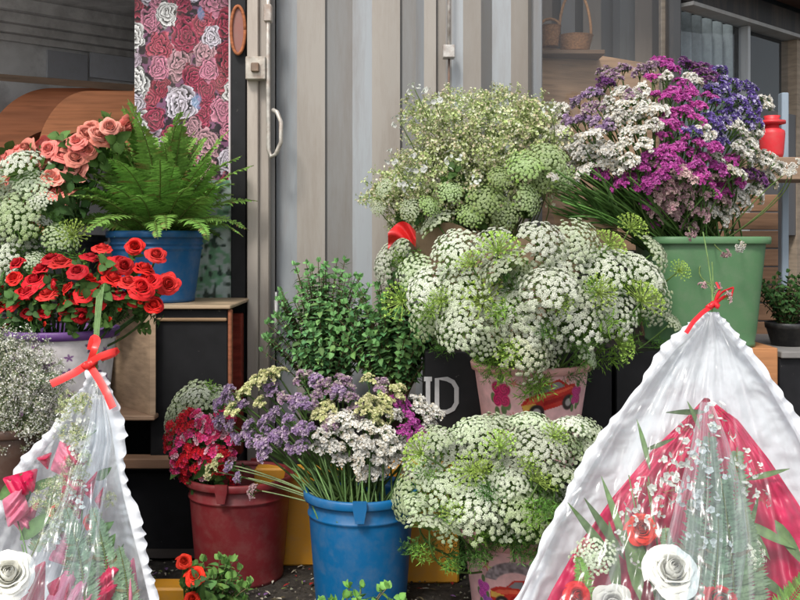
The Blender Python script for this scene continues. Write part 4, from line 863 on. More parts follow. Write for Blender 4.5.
for px, py in pts:
    rel = A((px-485)/100, -(py-150)/65); rr = min(1, np.hypot(*rel)); Y = 3.22-.16*math.sqrt(1-rr*rr); nv_ = nrm(A(rel[0]*.8, -.4, .8)+rng.normal(0, .15, 3)); s_ = .085*rng.uniform(.6, 1.35)
    cutflower('cream_filler_flower', CREAM[rng.integers(3)], 'flower_head', headpos(px, py, Y)-nv_*s_*.6, nv_, s_, cb_+rng.normal(0, .02, 3), f"spray of tiny cream green flowers {where(px, py, 372, 580, 85, 225)} of the paper wrapped bunch", 'flower', 'cream filler flowers in brown paper', stemc=(.14,.2,.06), leaves=LFS, nleaf=1, leafsize=.07, leafrange=(.6,.9))
for px, py, s_ in ((405,178,.035),(392,158,.03),(432,98,.04),(415,90,.03),(418,165,.04),(455,160,.04),(410,188,.03),(400,122,.03),(550,110,.03),(478,180,.035)):
    cutflower('white_filler_flower', LILY[0], 'flower_head', headpos(px, py, 3.02), (-.3,-.6,.5), s_, cb_, 'small cluster of pure white blooms '+where(px, py, 372, 580, 85, 225)+' of the paper wrapped bunch', 'flower', 'white blooms among the cream flowers', stemc=(.14,.2,.06), sr=.0016)
for i, (px, py, rp) in enumerate(((486,200,19),(505,214,17),(524,166,20),(548,158,22),(540,182,18),(450,192,14),(430,206,13),(384,188,12),(470,215,14),(560,178,16),(500,178,13),(410,210,12),(378,208,9),(528,200,17))):
    Y = 3.0+rng.uniform(-.02, .05)
    cutflower('green_umbel', (UM_L if rp > 12 else UM_G)[i % 2], 'flower_head', headpos(px, py, Y), nrm(A(rng.normal(0, .35), -.85, .35+rng.normal(0, .25))), rp*Y/F, cb_+rng.normal(0, .015, 3), f"{'broad' if rp > 15 else 'small'} lacy green flower head {where(px, py, 372, 580, 150, 222)} of the heads below the cream flowers", 'flower', 'lacy green heads below the cream flowers', stemc=(.14,.2,.06), sr=.0018, offset=.2)
# red cloth scrap behind the ammi
m = MB(); uu = np.linspace(0, 1, 14)[:, None]; vv = np.linspace(0, 1, 10)[None, :]; b0 = P(388,246,2.95)
grid(m, np.stack([b0.x+uu*.085+0*vv, b0.y+.015*np.sin(uu*9+vv*5), b0.z+vv*.05+.035*np.sin(uu*3)-.01], -1), A(.62,.02,.02)); o = link('red_ribbon', m.mesh('red_ribbon', 'ribbon')); tag(o, 'scrap of red ribbon showing at the left of the upper ammi bunch', 'ribbon')

# ---- herb plants ----
def herb(name, label, px, py, Y, w, h, nst, c, lf, bare=.35, group=None, lw=.011, ll=.024, potc=None, cat='plant', potlabel=None, crown=None):
    b = np.array(P(px, py, Y)); root = thing(name, label, cat, tuple(b), group); ms = MB(); ml = MB(); c = A(*c)
    for i in range(nst):
        a = rng.uniform(0, 6.28); r = math.sqrt(rng.uniform(0, 1)); e = A(r*w*math.cos(a), r*w*math.sin(a)*.7, h*(1-.45*r*r)*rng.uniform(.66, 1.05))
        path = bez((r*.03*math.cos(a), r*.03*math.sin(a), 0), (e[0]*.35, e[1]*.35, e[2]*.6), e, 12); tube(ms, path, np.linspace(.003, .0012, 12), A(.13,.10,.05), 4, cap=False)
        L = np.linalg.norm(e); nn = max(4, int(L*(1-bare)/.017))
        for q in range(nn):
            t = bare*rng.uniform(.8, 1)+(1-bare)*q/nn; k_ = t*11; i0 = int(min(10, k_)); p_ = path[i0]*(1-(k_-i0))+path[i0+1]*(k_-i0); tg = nrm(path[i0+1]-path[i0]); s = nrm(np.cross(tg, A(math.cos(q*1.57), math.sin(q*1.57), .2)))
            for sg in (-1, 1):
                d = nrm(s*sg+tg*.35+rng.normal(0, .15, 3)+A(0,0,-.1)); leaf(ml, p_, d, tg, ll*rng.uniform(.4, 1.25), lw*rng.uniform(.5, 1.1), c*rng.uniform(.5, 1.8)*(1+A(.25,.05,-.1)*rng.uniform(-1, 1)), curl=rng.uniform(.0, .9), segs=4)
        for q in range(4): leaf(ml, e, nrm(A(0,0,1)+rng.normal(0, .6, 3)), rng.normal(0, 1, 3), ll*.7, lw*.7, c*1.6, segs=4)
    link('stems', ms.mesh('stems', 'stem'), root); link('foliage', ml.mesh('foliage', 'leaf'), root); return root
def plainpot(name, label, x, Y, z, r, h, c):
    root = thing(name, label, 'flower pot', (x, Y, z-h)); m = MB(); lathe(m, [(.001,0),(r*.72,0),(r*.95,h-.02),(r,h-.02),(r*1.02,h-.002),(r*.98,h),(r*.92,h-.01),(r*.7,.02),(.001,.02)], A(*c), 40); link('body', m.mesh('body', 'plastic'), root)
    m = MB(); lathe(m, [(.001,h-.02),(r*.92,h-.02)], A(.03,.022,.015), 24); link('soil', m.mesh('soil', 'ground'), root); return root
hs = Z(450,3.0)
herb('herb_plant', 'bushy dark green herb against the container door, leftmost of the two', 324, 408, 3.18, .205, .50, 150, (.13,.28,.10), None, bare=.15, lw=.0095, ll=.028, group='leafy herbs behind the statice')
plainpot('herb_pot', 'dark pot of the left herb, hidden behind the statice', kx(326,3.18), 3.18, Z(408,3.18)+.01, .09, Z(408,3.18)+.01-hs, (.02,.02,.02))
herb('herb_plant', 'narrow dark herb with long bare stems beside the ammi bunch', 394, 408, 3.10, .20, .47, 120, (.10,.22,.07), None, bare=.38, group='leafy herbs behind the statice', lw=.012, ll=.030)
plainpot('herb_pot', 'dark pot of the narrow herb, beside the lettered black box', kx(404,3.10), 3.13, Z(408,3.10)+.01, .08, Z(408,3.10)+.01-hs, (.02,.02,.02))
herb('shrub', 'small dark leaved shrub in a black pot on the right hand ledge', 786, 326, 3.32, .13, .19, 60, (.035,.085,.022), None, bare=.15, lw=.010, ll=.022)
plainpot('shrub_pot', 'black plastic pot of the small shrub on the right hand ledge', kx(788,3.32), 3.32, Z(322,3.32), .075, Z(322,3.32)-Z(351,3.15)-.001, (.018,.018,.02))
herb('seedling_plant', 'low pale green leafy plant beside the two red roses at the bottom', 214, 622, 2.40, .10, .155, 36, (.12,.24,.06), None, bare=.1, lw=.012, ll=.03)
herb('seedling_plant', 'low leafy plant with pointed sprouts in front of the blue bucket', 360, 632, 2.28, .10, .125, 13, (.14,.30,.07), None, bare=.1, lw=.014, ll=.032)
plainpot('seedling_pot', 'small dark pot of the plant beside the two red roses', kx(214,2.4), 2.40, Z(620,2.4), .07, Z(620,2.4)-.002, (.03,.025,.02))
plainpot('seedling_pot', 'small dark pot of the plant in front of the blue bucket', kx(360,2.28), 2.28, Z(630,2.28), .06, Z(630,2.28)-.002, (.03,.025,.02))
for px, py, s_ in ((184,562,.020),(195,577,.026),(192,600,.02)):
    cutflower('rose', ORNG[0], 'bloom', headpos(px, py, 2.24), (.2,-.7,.6), s_, (kx(190,2.38), 2.38, .02), 'small orange red rose at the bottom, '+('highest of the three' if py < 570 else ('in the middle of the three' if py < 590 else 'lowest of the three')), 'flower', 'orange red roses at the bottom', leaves=LFS, nleaf=3, leafsize=.06, leafrange=(.6,.92))
# ---- fern ----
fr = thing('fern_plant', 'arching green fern in the upper blue bucket', 'plant', (fbc[0], fbc[1], fbc[2]-.03))
for i in range(96):
    a = i*2.39996; lay = i/96; v_ = int(min(4, lay*5)); el = [0, 0, 4, 1, 2][v_]; tilt = .04+.86*lay; L = .49*rng.uniform(.85, 1.12)*(1-.34*lay)
    if math.sin(a) > .3: L *= .9
    M = Matrix.Rotation(a, 4, 'Z')@Matrix.Rotation(tilt, 4, 'Y')@Matrix.Rotation(rng.normal(0, .55), 4, 'Z')@Matrix.Scale(L, 4)
    M.translation = Vector((math.cos(a)*.05*lay, math.sin(a)*.05*lay, 0)); link('fern_frond', FR[el], fr, mat=M)
# ---- red roses in violet print pot ----
def violetprint(x, y):
    C = np.ones(x.shape+(3,))*A(.62,.58,.58); C *= (.85+.22*vnoise(x*70, y*70, 2))[..., None]
    r3_ = np.random.default_rng(5)
    for i in range(150):
        cx, cy = r3_.uniform(-.45, .45), r3_.uniform(.03, .22); s = r3_.uniform(.009, .021); c = [(.14,.03,.18),(.22,.06,.24),(.05,.01,.06),(.06,.20,.06)][i % 4]
        rr = np.hypot(x-cx, (y-cy)*1.2)/s; th = np.arctan2(y-cy, x-cx); C = blend(C, sm(rr-(.7+.35*np.cos(5*th+i)), .2)*.9, c)
    return C
vp, vpc = potprint('printed_pot', 'white pot printed with violets and a purple rim, holding the red roses', 62, 333, 2.58, 112, .25, violetprint, (.13,.05,.21), taper=.80)
boxo('pot_riser', (kx(20,2.58), 2.46, Z(432,2.5)-.029), (kx(104,2.58), 2.66, float(vp.location.z)-.001), A(.05,.035,.03), 'wood'); tag(bpy.data.objects['pot_riser'], 'wooden riser between the dark stand and the violet pot', 'stand')
rp_ = [(5,325-20),(10,340-20),(22,372-50),(15,300),(30,288),(48,292),(42,268),(58,280),(75,297),(85,290),(62,262),(78,268),(98,300),(100,283),(108,262),(112,278),(124,262),(128,280),(140,285),(135,243),(118,258),(143,268),(150,278),(156,252),(168,280),(155,300),(152,303),(52,256),(24,290),(36,278),(90,255),(80,310),(65,305),(28,310),(-5,300),(-8,315),(70,285),(133,295),(45,310),(102,247),(15,275),(0,285),(118,292),(88,276),(20,262)]
for px, py in rp_:
    rel = A((px-75)/95, -(py-285)/40); rr = min(1, np.hypot(*rel)); Y = 2.55-.13*math.sqrt(1-rr*rr)+rng.normal(0, .012)
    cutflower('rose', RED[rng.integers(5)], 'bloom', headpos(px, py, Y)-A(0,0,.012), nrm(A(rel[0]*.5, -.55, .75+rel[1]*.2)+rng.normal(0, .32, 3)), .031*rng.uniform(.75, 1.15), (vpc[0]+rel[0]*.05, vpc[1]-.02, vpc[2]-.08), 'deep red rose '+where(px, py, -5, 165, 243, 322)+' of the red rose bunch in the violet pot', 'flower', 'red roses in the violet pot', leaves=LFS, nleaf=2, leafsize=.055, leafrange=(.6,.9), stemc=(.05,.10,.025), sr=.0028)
for px, py in ((30,335),(60,335),(95,328),(120,325),(75,330),(10,335),(140,318),(45,340),(110,335)):
    cutflower('rose', ORNG[0], 'bud', headpos(px, py-16, 2.44), nrm((rng.normal(0, .4), -.8, .1)), .007, (vpc[0], vpc[1]-.05, vpc[2]-.06), 'small closed rose bud with broad leaves '+('on the left' if px < 50 else ('in the middle' if px < 100 else 'on the right'))+' above the purple rim', 'flower', 'rose buds above the purple rim', leaves=LFS, nleaf=2, leafsize=.06, leafrange=(.6,.95), stemc=(.06,.12,.03))
# ---- coral roses ----
cb2, cbc = bucket('bucket', 'black bucket in shadow holding the coral roses', 60, 235, 3.32, 90, .28, (.02,.02,.022), handle=False)
boxo('rose_stand', (kx(10,3.3), 3.18, .02), (kx(112,3.3), 3.46, float(cb2.location.z)-.001), A(.02,.018,.016), 'black'); tag(bpy.data.objects['rose_stand'], 'black stand under the bucket of coral roses', 'stand')
cp = [(8,160),(20,152),(35,158),(45,148),(30,170),(40,175),(52,165),(58,180),(48,190),(60,195),(65,205),(70,150),(78,142),(85,135),(92,130),(125,125),(118,130),(72,170),(62,160),(28,150),(18,168),(52,178),(66,188),(75,160),(82,148),(100,138),(10,172),(38,186),(55,150),(88,150),(56,208),(110,128),(24,160),(36,166),(46,162),(64,174),(70,196),(80,170),(14,182),(50,150),(95,136),(44,198),(30,178),(0,168),(66,150),(76,182)]
for px, py in cp:
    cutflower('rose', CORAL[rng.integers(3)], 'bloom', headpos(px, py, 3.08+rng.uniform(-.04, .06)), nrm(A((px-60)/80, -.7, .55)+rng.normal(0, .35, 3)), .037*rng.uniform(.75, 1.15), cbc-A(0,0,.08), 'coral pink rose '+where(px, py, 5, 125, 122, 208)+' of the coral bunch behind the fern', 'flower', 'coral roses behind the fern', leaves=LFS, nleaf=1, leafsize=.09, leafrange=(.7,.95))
# ---- gypsophila in a brown pot ----
gp, gpc = bucket('bucket', 'brown pot at the left edge holding baby\'s breath, beside the left bouquet', 8, 432, 2.34, 76, .22, (.07,.035,.022), handle=False, ribs=0)
boxo('gyp_stand', (kx(-40,2.34), 2.22, 0), (kx(50,2.34), 2.44, float(gp.location.z)-.001), A(.05,.04,.03), 'wood'); bpy.data.objects['gyp_stand'].name = 'flower_stand'; tag(bpy.data.objects['flower_stand'], 'small wooden stand under the brown pot at the left edge', 'stand')
gpts = []
for t in range(4000):
    px, py = rng.uniform(-35, 62), rng.uniform(335, 445)
    if ((px-10)/50)**2+((py-390)/58)**2 < 1 and all(math.hypot(px-a, py-b) > 15 for a, b in gpts): gpts.append((px, py))
for px, py in gpts:
    rel = A((px-10)/50, -(py-390)/58); nv_ = nrm(A(rel[0]*.8, -.4, .8)+rng.normal(0, .2, 3)); Y = 2.34-.08*math.sqrt(max(0, 1-rel[0]**2-rel[1]**2))
    cutflower('babys_breath', GYP[rng.integers(3)], 'flower_head', headpos(px, py, Y)-nv_*.03, nv_, .062, gpc-A(0,0,.05), "airy spray of baby's breath "+where(px, py, -35, 60, 335, 445)+' of the bunch in the brown pot', 'flower', "baby's breath in the brown pot", stemc=(.12,.14,.07), sr=.0015)

# ================================================================== BOUQUETS
def interp_edge(pts, v):
    pts = np.array(pts, float); s = np.linspace(0, 1, len(pts)); return np.array([np.interp(v, s, pts[:, 0]), np.interp(v, s, pts[:, 1])])
def sheet(mb, Lp, Rp, Y, bulge, folds, amp, c, nu=90, nv=60, seed=0, ruf=0., rufn=26, glint_streak=False, crease=.0):
    """surface spanned between two edges; bulge>0 goes away from the viewer; folds radiate from the top"""
    r_ = np.random.default_rng(seed); V = np.zeros((nu, nv, 3)); C = np.zeros((nu, nv, 3)); ph = r_.uniform(0, 6, 8)
    uu = np.linspace(-1, 1, nu)
    f = np.zeros(nu); fr_ = [folds*k_ for k_ in (1, 1.73, 2.61, 4.1, 7.3)]
    for i, k_ in enumerate(fr_): f += np.sin(uu*k_+ph[i])/(1+i*.55)
    f2 = np.abs((np.cumsum(r_.normal(0, 1, nu)))); f2 = np.interp(uu, uu, f2/f2.max())
    for j in range(nv):
        v = j/(nv-1); l = interp_edge(Lp, v); r = interp_edge(Rp, v)
        x = l[0]+(r[0]-l[0])*(uu+1)/2; y = l[1]+(r[1]-l[1])*(uu+1)/2
        ed = np.clip((np.abs(uu)-.86)/.14, 0, 1)
        if ruf:
            w_ = np.sin(v*rufn*6.28+ph[5]+1.3*np.sin(v*17))*ed; x = x+w_*ruf*16*np.sign(uu); 
        Yv = Y+bulge*(1-uu**2)*min(1, v*1.3+.05)+amp*f*(.15+v)
        if ruf: Yv = Yv+ruf*.9*np.cos(v*rufn*6.28+ph[6]+1.3*np.sin(v*17))*ed*1.0
        Yv = Yv+LEAN*(.5-(y-340)/400.)
        if crease and not glint_streak: Yv = Yv+.0035*np.clip((np.abs(uu)-.6)*2.5, 0, 1)*np.sin(y*.42+uu*9+3*vnoise(x*.04, y*.04, seed)*6)+.007*np.abs(vnoise(x*.10+y*.03, y*.05, seed+2)-.5)+.004*np.abs(vnoise(x*.24, y*.16, seed+4)-.5)
        if glint_streak: Yv = Yv+.016*np.abs(vnoise(x*.045+y*.01, y*.018, seed+1)-.5)+.007*np.abs(vnoise(x*.11, y*.07, seed+5)-.5)
        if crease: Yv = Yv+crease*(vnoise(x*.06+0*x, y*.06, seed)-.5)
        V[:, j, 0] = (x-400)/F*Yv; V[:, j, 1] = Yv; V[:, j, 2] = CH-(y-HOR)/F*Yv
        g = np.ones(nu)
        if glint_streak:
            g = .06+.12*(1+np.sin(uu*folds*1.1+ph[4]+v*2))+1.3*np.clip(np.sin(uu*folds*2.3+ph[1]+v)+.6*np.sin(uu*folds*5.1+ph[2])-.95, 0, 1.)*(.5+.5*np.sin(v*7+uu*9+ph[3]))+.3*np.clip(1-v*2.5, 0, 1)+ed*.5  # reflection streaks on the film painted in as whiter haze
        C[:, j] = (g[:, None] if glint_streak else 1)*(A(*c) if not glint_streak else A(1,1,1))
    grid(mb, V, np.clip(C, 0, 1) if glint_streak else C)
def ribbon(mb, pts, w, c, Y0=None, twist=0.):
    pts = [np.array(p) for p in pts]; n = 22; t = np.linspace(0, 1, n)
    k_ = len(pts); s = np.linspace(0, 1, k_); sp = np.array([[np.interp(tt, s, [p[d] for p in pts]) for d in range(3)] for tt in t])
    for _ in range(2): sp[1:-1] = (sp[:-2]+2*sp[1:-1]+sp[2:])/4
    T = np.gradient(sp, axis=0); G = np.zeros((n, 3, 3))
    for i in range(n):
        tg = nrm(T[i]); s_ = nrm(np.cross(tg, A(math.sin(twist*t[i])*.8, -1, .5*math.cos(twist*t[i]+1)))); G[i, 0] = sp[i]-s_*w/2; G[i, 1] = sp[i]+A(0,-.0015,0); G[i, 2] = sp[i]+s_*w/2
    grid(mb, G, c)
LEAN = .34
def PB(px, py, Y): return P(px, py, Y+LEAN*(.5-(py-340)/400.))
# ---------- right bouquet ----------
YB = 2.0
rbq = thing('bouquet', 'large white paper and crimson satin bouquet, its pointed top tied with red ribbon', 'bouquet', (kx(690,YB), YB-.1, 0.0))
def rpart(nm, mb, mat, smooth=True): return part(nm, mb, mat, rbq, smooth)
Lw = [(706,312),(694,326),(672,346),(640,386),(604,436),(574,486),(548,536),(516,600),(490,650),(468,720)]
Rw = [(716,312),(728,328),(748,352),(772,384),(800,432),(824,486),(846,540),(866,600),(884,650),(900,720)]
m = MB(); sheet(m, Lw, Rw, YB+.03, .06, 5., .009, (.74,.76,.785), nu=170, nv=170, seed=3, ruf=.003, rufn=15, crease=.016); rpart('paper_sheet', m, 'paper')
Lr = [(704,398),(686,418),(656,446),(612,498),(578,545),(552,590),(528,640),(496,720)]
Rr = [(708,398),(738,420),(768,458),(796,500),(820,540),(838,580),(856,630),(878,720)]
m = MB(); sheet(m, Lr, Rr, YB+.0, .05, 9., .012, (.60,.010,.085), nu=130, nv=80, seed=5, crease=.03, ruf=.004, rufn=6); rpart('satin_lining', m, 'satin')
def frill(mb, edge, Y, side, w, n=700, waves=26, seed=0, c=(.78,.80,.83)):
    r_ = np.random.default_rng(seed); t = np.linspace(0, 1, n); q = np.array([interp_edge(edge, k_) for k_ in t]); tg = np.gradient(q, axis=0); tg /= np.linalg.norm(tg, axis=1)[:, None]
    nn = np.stack([tg[:, 1], -tg[:, 0]], 1)*-side
    # irregular hand-gathered ruffle: wavelength and height wander along the edge
    sp = np.interp(t*24, np.arange(25), r_.uniform(.3, 1.9, 25)); ph = np.cumsum(sp); ph = ph/ph[-1]*waves*2*math.pi
    am = np.interp(t*40, np.arange(41), r_.uniform(.25, 1.15, 41)); big = np.interp(t*12, np.arange(13), r_.uniform(-.25, .35, 13)); K = 8
    G = np.zeros((n, K, 3))
    for k_ in range(K):
        f_ = k_/(K-1.); off = w*(f_*(.85+big*1.4+.13*np.sin(ph+.6)*am)-.5); sl_ = 1.2*am*f_**1.3*np.sin(ph*1.0+.9)
        x = q[:, 0]+nn[:, 0]*off+tg[:, 0]*sl_; y = q[:, 1]+nn[:, 1]*off+tg[:, 1]*sl_; Yv = Y+.010*am*f_**1.3*np.cos(ph)-.008*math.sin(f_*2.6)+LEAN*(.5-(y-340)/400.)
        G[:, k_] = np.stack([(x-400)/F*Yv, Yv, CH-(y-HOR)/F*Yv], 1)
    grid(mb, G, A(*c))
m = MB(); frill(m, Lw, YB+.005, 1, 10, waves=24, seed=1); rpart('frilled_edge', m, 'paper'); m = MB(); frill(m, Rw, YB+.005, -1, 9, waves=24, seed=2); rpart('frilled_edge', m, 'paper')
# flowers, fronds and leaves inside
YI = YB-.03
def bfl(nm, me, px, py, Y, rp, n, par, roll=None): return link(nm, me, par, mat=mat4(basis(nrm(n), rng.uniform(0, 6) if roll is None else roll), np.array(PB(px, py, Y))-np.array(par.location), rp*Y/F))
bfl('white_rose', WHITE[0], 670, 574, YI-.05, 27, (.05,-.72,.62), rbq)
bfl('white_rose', WHITE[1], 612, 604, YI-.03, 20, (-.1,-.9,.35), rbq)
bfl('red_rose', ORNG[0], 641, 530, YI-.0, 17, (-.1,-.8,.5), rbq)
for px, py, rp in ((576,596,13),(716,602,20)): bfl('red_rose', RED[0], px, py, YI-.01, rp, (.1,-.85,.4), rbq)
for px, py, rp, me in ((745,552,22,UM_W[0]),(594,556,21,UM_W[2]),(590,560,14,UM_G[0])): bfl('ammi_head', me, px, py, YI+.0, rp, (.15 if px > 700 else -.3,-.8,.5), rbq)
for px, py, rp in ((714,418,16),(706,440,16),(722,432,13),(681,452,14),(690,462,14),(668,470,13),(664,492,15),(672,482,12),(743,458,10),(744,490,12),(700,480,15),(660,508,12),(705,500,13),(653,525,10),(712,520,12),(634,500,11),(628,518,9),(646,486,10),(700,455,11),(690,500,12),(725,470,11),(762,500,9),(640,560,9),(720,545,11),(696,540,10),(618,540,9),(684,430,9),(756,470,8)):
    bfl('small_white_flower', LILY[0], px, py, YI-.035, rp*1.15, (rng.normal(0, .3), -.8, .4), rbq)
def bfrond(px0, py0, px1, py1, Y, par, me=None, w=1.):
    a = np.array(PB(px0, py0, Y)); b = np.array(PB(px1, py1, Y)); d = b-a; L = np.linalg.norm(d); z = nrm(d); y = nrm(A(0,-1,0)); x = nrm(np.cross(y, z)); y = np.cross(z, x)
    # frond bends toward local +x, its blade faces local +x: turn it to the viewer
    B = np.stack([-y*-1., x, z], 1); B[:, 0] = y; B[:, 1] = np.cross(z, y); link('fern_frond', me or PALEF[0], par, mat=mat4(B, a-np.array(par.location), L))
bfrond(690,640,700,425,YI-.0,rbq); bfrond(716,640,728,440,YI+.01,rbq); bfrond(735,655,712,470,YI-.01,rbq); bfrond(705,655,712,505,YI-.02,rbq); bfrond(750,650,738,500,YI-.0,rbq); bfrond(668,655,660,520,YI+.0,rbq); bfrond(700,660,684,490,YI+.01,rbq)
bfrond(760,640,815,545,YI-.02,rbq,FR[0]); bfrond(775,655,835,570,YI-.02,rbq,FR[0]); bfrond(588,640,572,545,YI+.01,rbq,FR[4])
gl_ = MB()
for (x0, y0, x1, y1, w_) in ((625,560,590,505,9),(630,560,606,485,8),(620,570,575,510,9),(640,600,628,520,16),(618,600,610,530,12),(706,412,672,412,6),(745,480,785,470,6),(740,520,790,545,10),(770,560,735,500,9),(775,520,800,560,12),(700,430,690,405,5),(660,600,636,535,10),(735,575,760,500,7),(790,600,745,565,10),(650,470,640,425,6),(645,450,672,440,5)):
    a = np.array(PB(x0, y0, YI+.02)); b = np.array(PB(x1, y1, YI-.01)); leaf(gl_, a-np.array(rbq.location)*0, b-a, (rng.normal(0, .3), -1, .3), np.linalg.norm(b-a)*1.15, w_*YB/F*.5, A(.11,.19,.07)*rng.uniform(.6, 1.7), curl=.15, segs=6)
rpart('leaves', gl_, 'leaf')
st = MB()
for i in range(14):
    x0 = rng.uniform(610, 780); tube(st, bez(PB(700+rng.normal(0, 14), 760, YI+.03), PB(700+(x0-700)*.6, 640, YI+.02), PB(x0, rng.uniform(470, 560), YI+.02), 8), .0016, A(.12,.22,.06), 4)
rpart('stems', st, 'stem')
# organza strip and cellophane
m = MB(); sheet(m, [(700,402),(690,450),(676,500),(664,550),(655,600),(650,700)], [(712,402),(728,440),(742,490),(748,540),(740,600),(735,700)], YI-.05, -.03, 10., .006, (1,1,1), nu=60, nv=40, seed=9, glint_streak=True); rpart('organza_strip', m, 'organza')
m = MB(); sheet(m, Lw, Rw, YB-.01, -.13, 13., .0022, (1,1,1), nu=260, nv=120, seed=11, glint_streak=True, ruf=.006, rufn=13, crease=.012); rpart('cellophane', m, 'cellophane')
# ribbon bow and stems above
m = MB(); R_ = A(.72,.02,.03); q = PB(713,305,1.985)
ribbon(m, [PB(714,305,1.985), PB(703,312,1.975), PB(693,322,1.97), PB(686,333,1.97)], .010, R_); ribbon(m, [PB(712,306,1.985), PB(722,298,1.975), PB(732,294,1.98)], .009, R_, twist=2)
ribbon(m, [PB(713,304,1.985), PB(722,292,1.97), PB(734,287,1.975), PB(731,297,1.98)], .006, R_, twist=3); ribbon(m, [PB(712,304,1.99), PB(720,290,2.0), PB(716,282,2.0)], .005, R_)
tube(m, [tuple(PB(707+i*1.5, 305+2*math.sin(i), 1.982)) for i in range(9)], .0065, R_, 8); rpart('ribbon_bow', m, 'ribbon')
m = MB()
for x1, y1 in ((703,232),(712,262),(707,284),(722,290)): tube(m, bez(PB(712,312,1.99), PB(714,285,1.99), PB(x1, y1, 2.0), 8), .0016, A(.14,.22,.07), 4)
rpart('stem_ends', m, 'stem')
bfl('small_white_flower', STAT['pinkish'][0], 703, 290, 1.99, 9, (0,-.5,.8), rbq); bfl('small_white_flower', STAT['pinkish'][1], 722, 300, 1.98, 11, (.8,-.4,.3), rbq)

# ---------- left bouquet ----------
YL = 2.1
lbq = thing('bouquet', 'cellophane wrapped bouquet with crimson folds and a bright red bow at its tip', 'bouquet', (kx(60,YL), YL-.1, 0.0))
def lpart(nm, mb, mat, smooth=True): return part(nm, mb, mat, lbq, smooth)
Ll = [(92,372),(82,392),(66,418),(44,442),(24,466),(6,498),(-16,540),(-40,600),(-60,650),(-78,740)]
Rl = [(104,372),(110,398),(117,428),(122,462),(129,496),(138,532),(147,566),(155,600),(164,650),(176,740)]
m = MB(); sheet(m, Ll, Rl, YL+.03, .09, 5., .006, (.74,.765,.79), nu=150, nv=170, seed=13, ruf=.003, rufn=15, crease=.014); lpart('paper_sheet', m, 'paper')
m = MB(); frill(m, Ll, YL+.005, 1, 9, waves=22, seed=3); lpart('frilled_edge', m, 'paper'); m = MB(); frill(m, Rl, YL-.03, -1, 11, waves=22, seed=4); lpart('frilled_edge', m, 'paper')
YJ = YL-.02
def tri(mb, pts, c, Y, sag=.02):
    """folded crimson piece: fan of the polygon around its lifted centre"""
    pts = np.array(pts, float); ce = pts.mean(0); n = len(pts); per = []
    for i in range(n):
        a, c_ = pts[i], pts[(i+1) % n]
        for q in range(12): per.append(a+(c_-a)*q/12.)
    per = np.array(per); per = (np.roll(per, 1, 0)+per*2+np.roll(per, -1, 0))/4; m_ = len(per); fa = rng.uniform(0, 3); G = np.zeros((m_+1, 9, 3)); dr = A(math.cos(fa), math.sin(fa))
    for j in range(9):
        f_ = j/8.; xy = ce+(per-ce)*f_; w_ = xy@dr; Yv = Y-sag*(1-f_**2)+.007*np.sin(w_*.45)+.004*np.sin(w_*1.1+1)
        for i in range(m_+1): G[i, j] = PB(xy[i % m_][0], xy[i % m_][1], Yv[i % m_])
    grid(mb, G, c)
m = MB(); CR = (.62,.01,.08); PK = (.72,.20,.30)
for pts, c in (([(68,443),(88,462),(78,470),(58,462)], CR), ([(2,478),(38,468),(34,492),(14,500)], CR), ([(36,458),(52,452),(48,470)], CR), ([(60,440),(76,450),(70,480),(50,470)], PK),
    ([(10,520),(40,500),(28,540)], PK), ([(45,600),(72,560),(96,585),(88,620),(50,640)], PK), ([(88,590),(110,548),(124,560),(112,610),(96,640)], CR), ([(46,585),(70,570),(86,600),(60,620)], CR),
    ([(80,490),(98,470),(92,500)], CR), ([(48,560),(62,530),(78,540),(66,566)], PK), ([(10,640),(40,605),(60,640),(30,680)], CR), ([(94,500),(104,486),(100,510)], CR), ([(2,500),(22,486),(30,512),(8,528)], PK), ([(64,470),(86,482),(80,520),(60,505)], CR), ([(118,580),(134,556),(140,600),(120,640)], PK), ([(20,575),(46,560),(44,610),(22,620)], CR)):
    tri(m, pts, A(*c), YJ-.0+rng.uniform(-.02, .02))
lpart('satin_folds', m, 'satin')
# a vertical cascade of small white flowers
for i in range(44):
    t = i/43; px = 80-26*t+rng.normal(0, 8); py = 396+150*t+rng.normal(0, 5); bfl('small_white_flower', (LILY+CREAM)[rng.integers(2)], px, py, YJ-.02, rng.uniform(7, 13), (rng.normal(0, .3), -.8, .4), lbq)
for px, py, rp in ((82,545,12),(95,520,10),(110,500,9),(60,525,12),(40,500,12),(72,560,10),(100,545,9)): bfl('small_white_flower', CREAM[0], px, py, YJ-.01, rp, (0,-.8,.4), lbq)
bfl('white_rose', WHITE[1], 8, 578, YJ-.05, 27, (.3,-.7,.62), lbq); bfl('red_rose', ORNG[0], 58, 512, YJ, 9, (0,-.8,.5), lbq); bfl('red_rose', RED[1], 92, 522, YJ, 10, (0,-.8,.5), lbq)
bfrond(110,640,96,500,YJ,lbq); bfrond(60,640,80,520,YJ+.01,lbq); bfrond(30,560,60,470,YJ+.01,lbq); bfrond(86,640,70,500,YJ-.01,lbq); bfrond(128,660,122,540,YJ,lbq)
gl_ = MB()
for (x0, y0, x1, y1, w_) in ((75,440,92,432,4),(5,520,30,490,7),(0,500,18,478,6),(85,545,108,525,8),(100,560,112,538,7),(45,545,70,505,6),(90,610,125,575,7),(20,540,48,515,8),(70,480,60,450,5),(110,590,118,550,6),(60,600,84,560,7),(30,490,52,480,5),(95,480,108,470,5)):
    a = np.array(PB(x0, y0, YJ+.01)); b = np.array(PB(x1, y1, YJ-.01)); leaf(gl_, a, b-a, (rng.normal(0, .3), -1, .3), np.linalg.norm(b-a)*1.2, w_*YL/F, A(.08,.15,.05)*rng.uniform(.6, 1.7), curl=.2, segs=6)
lpart('leaves', gl_, 'leaf')
st = MB()
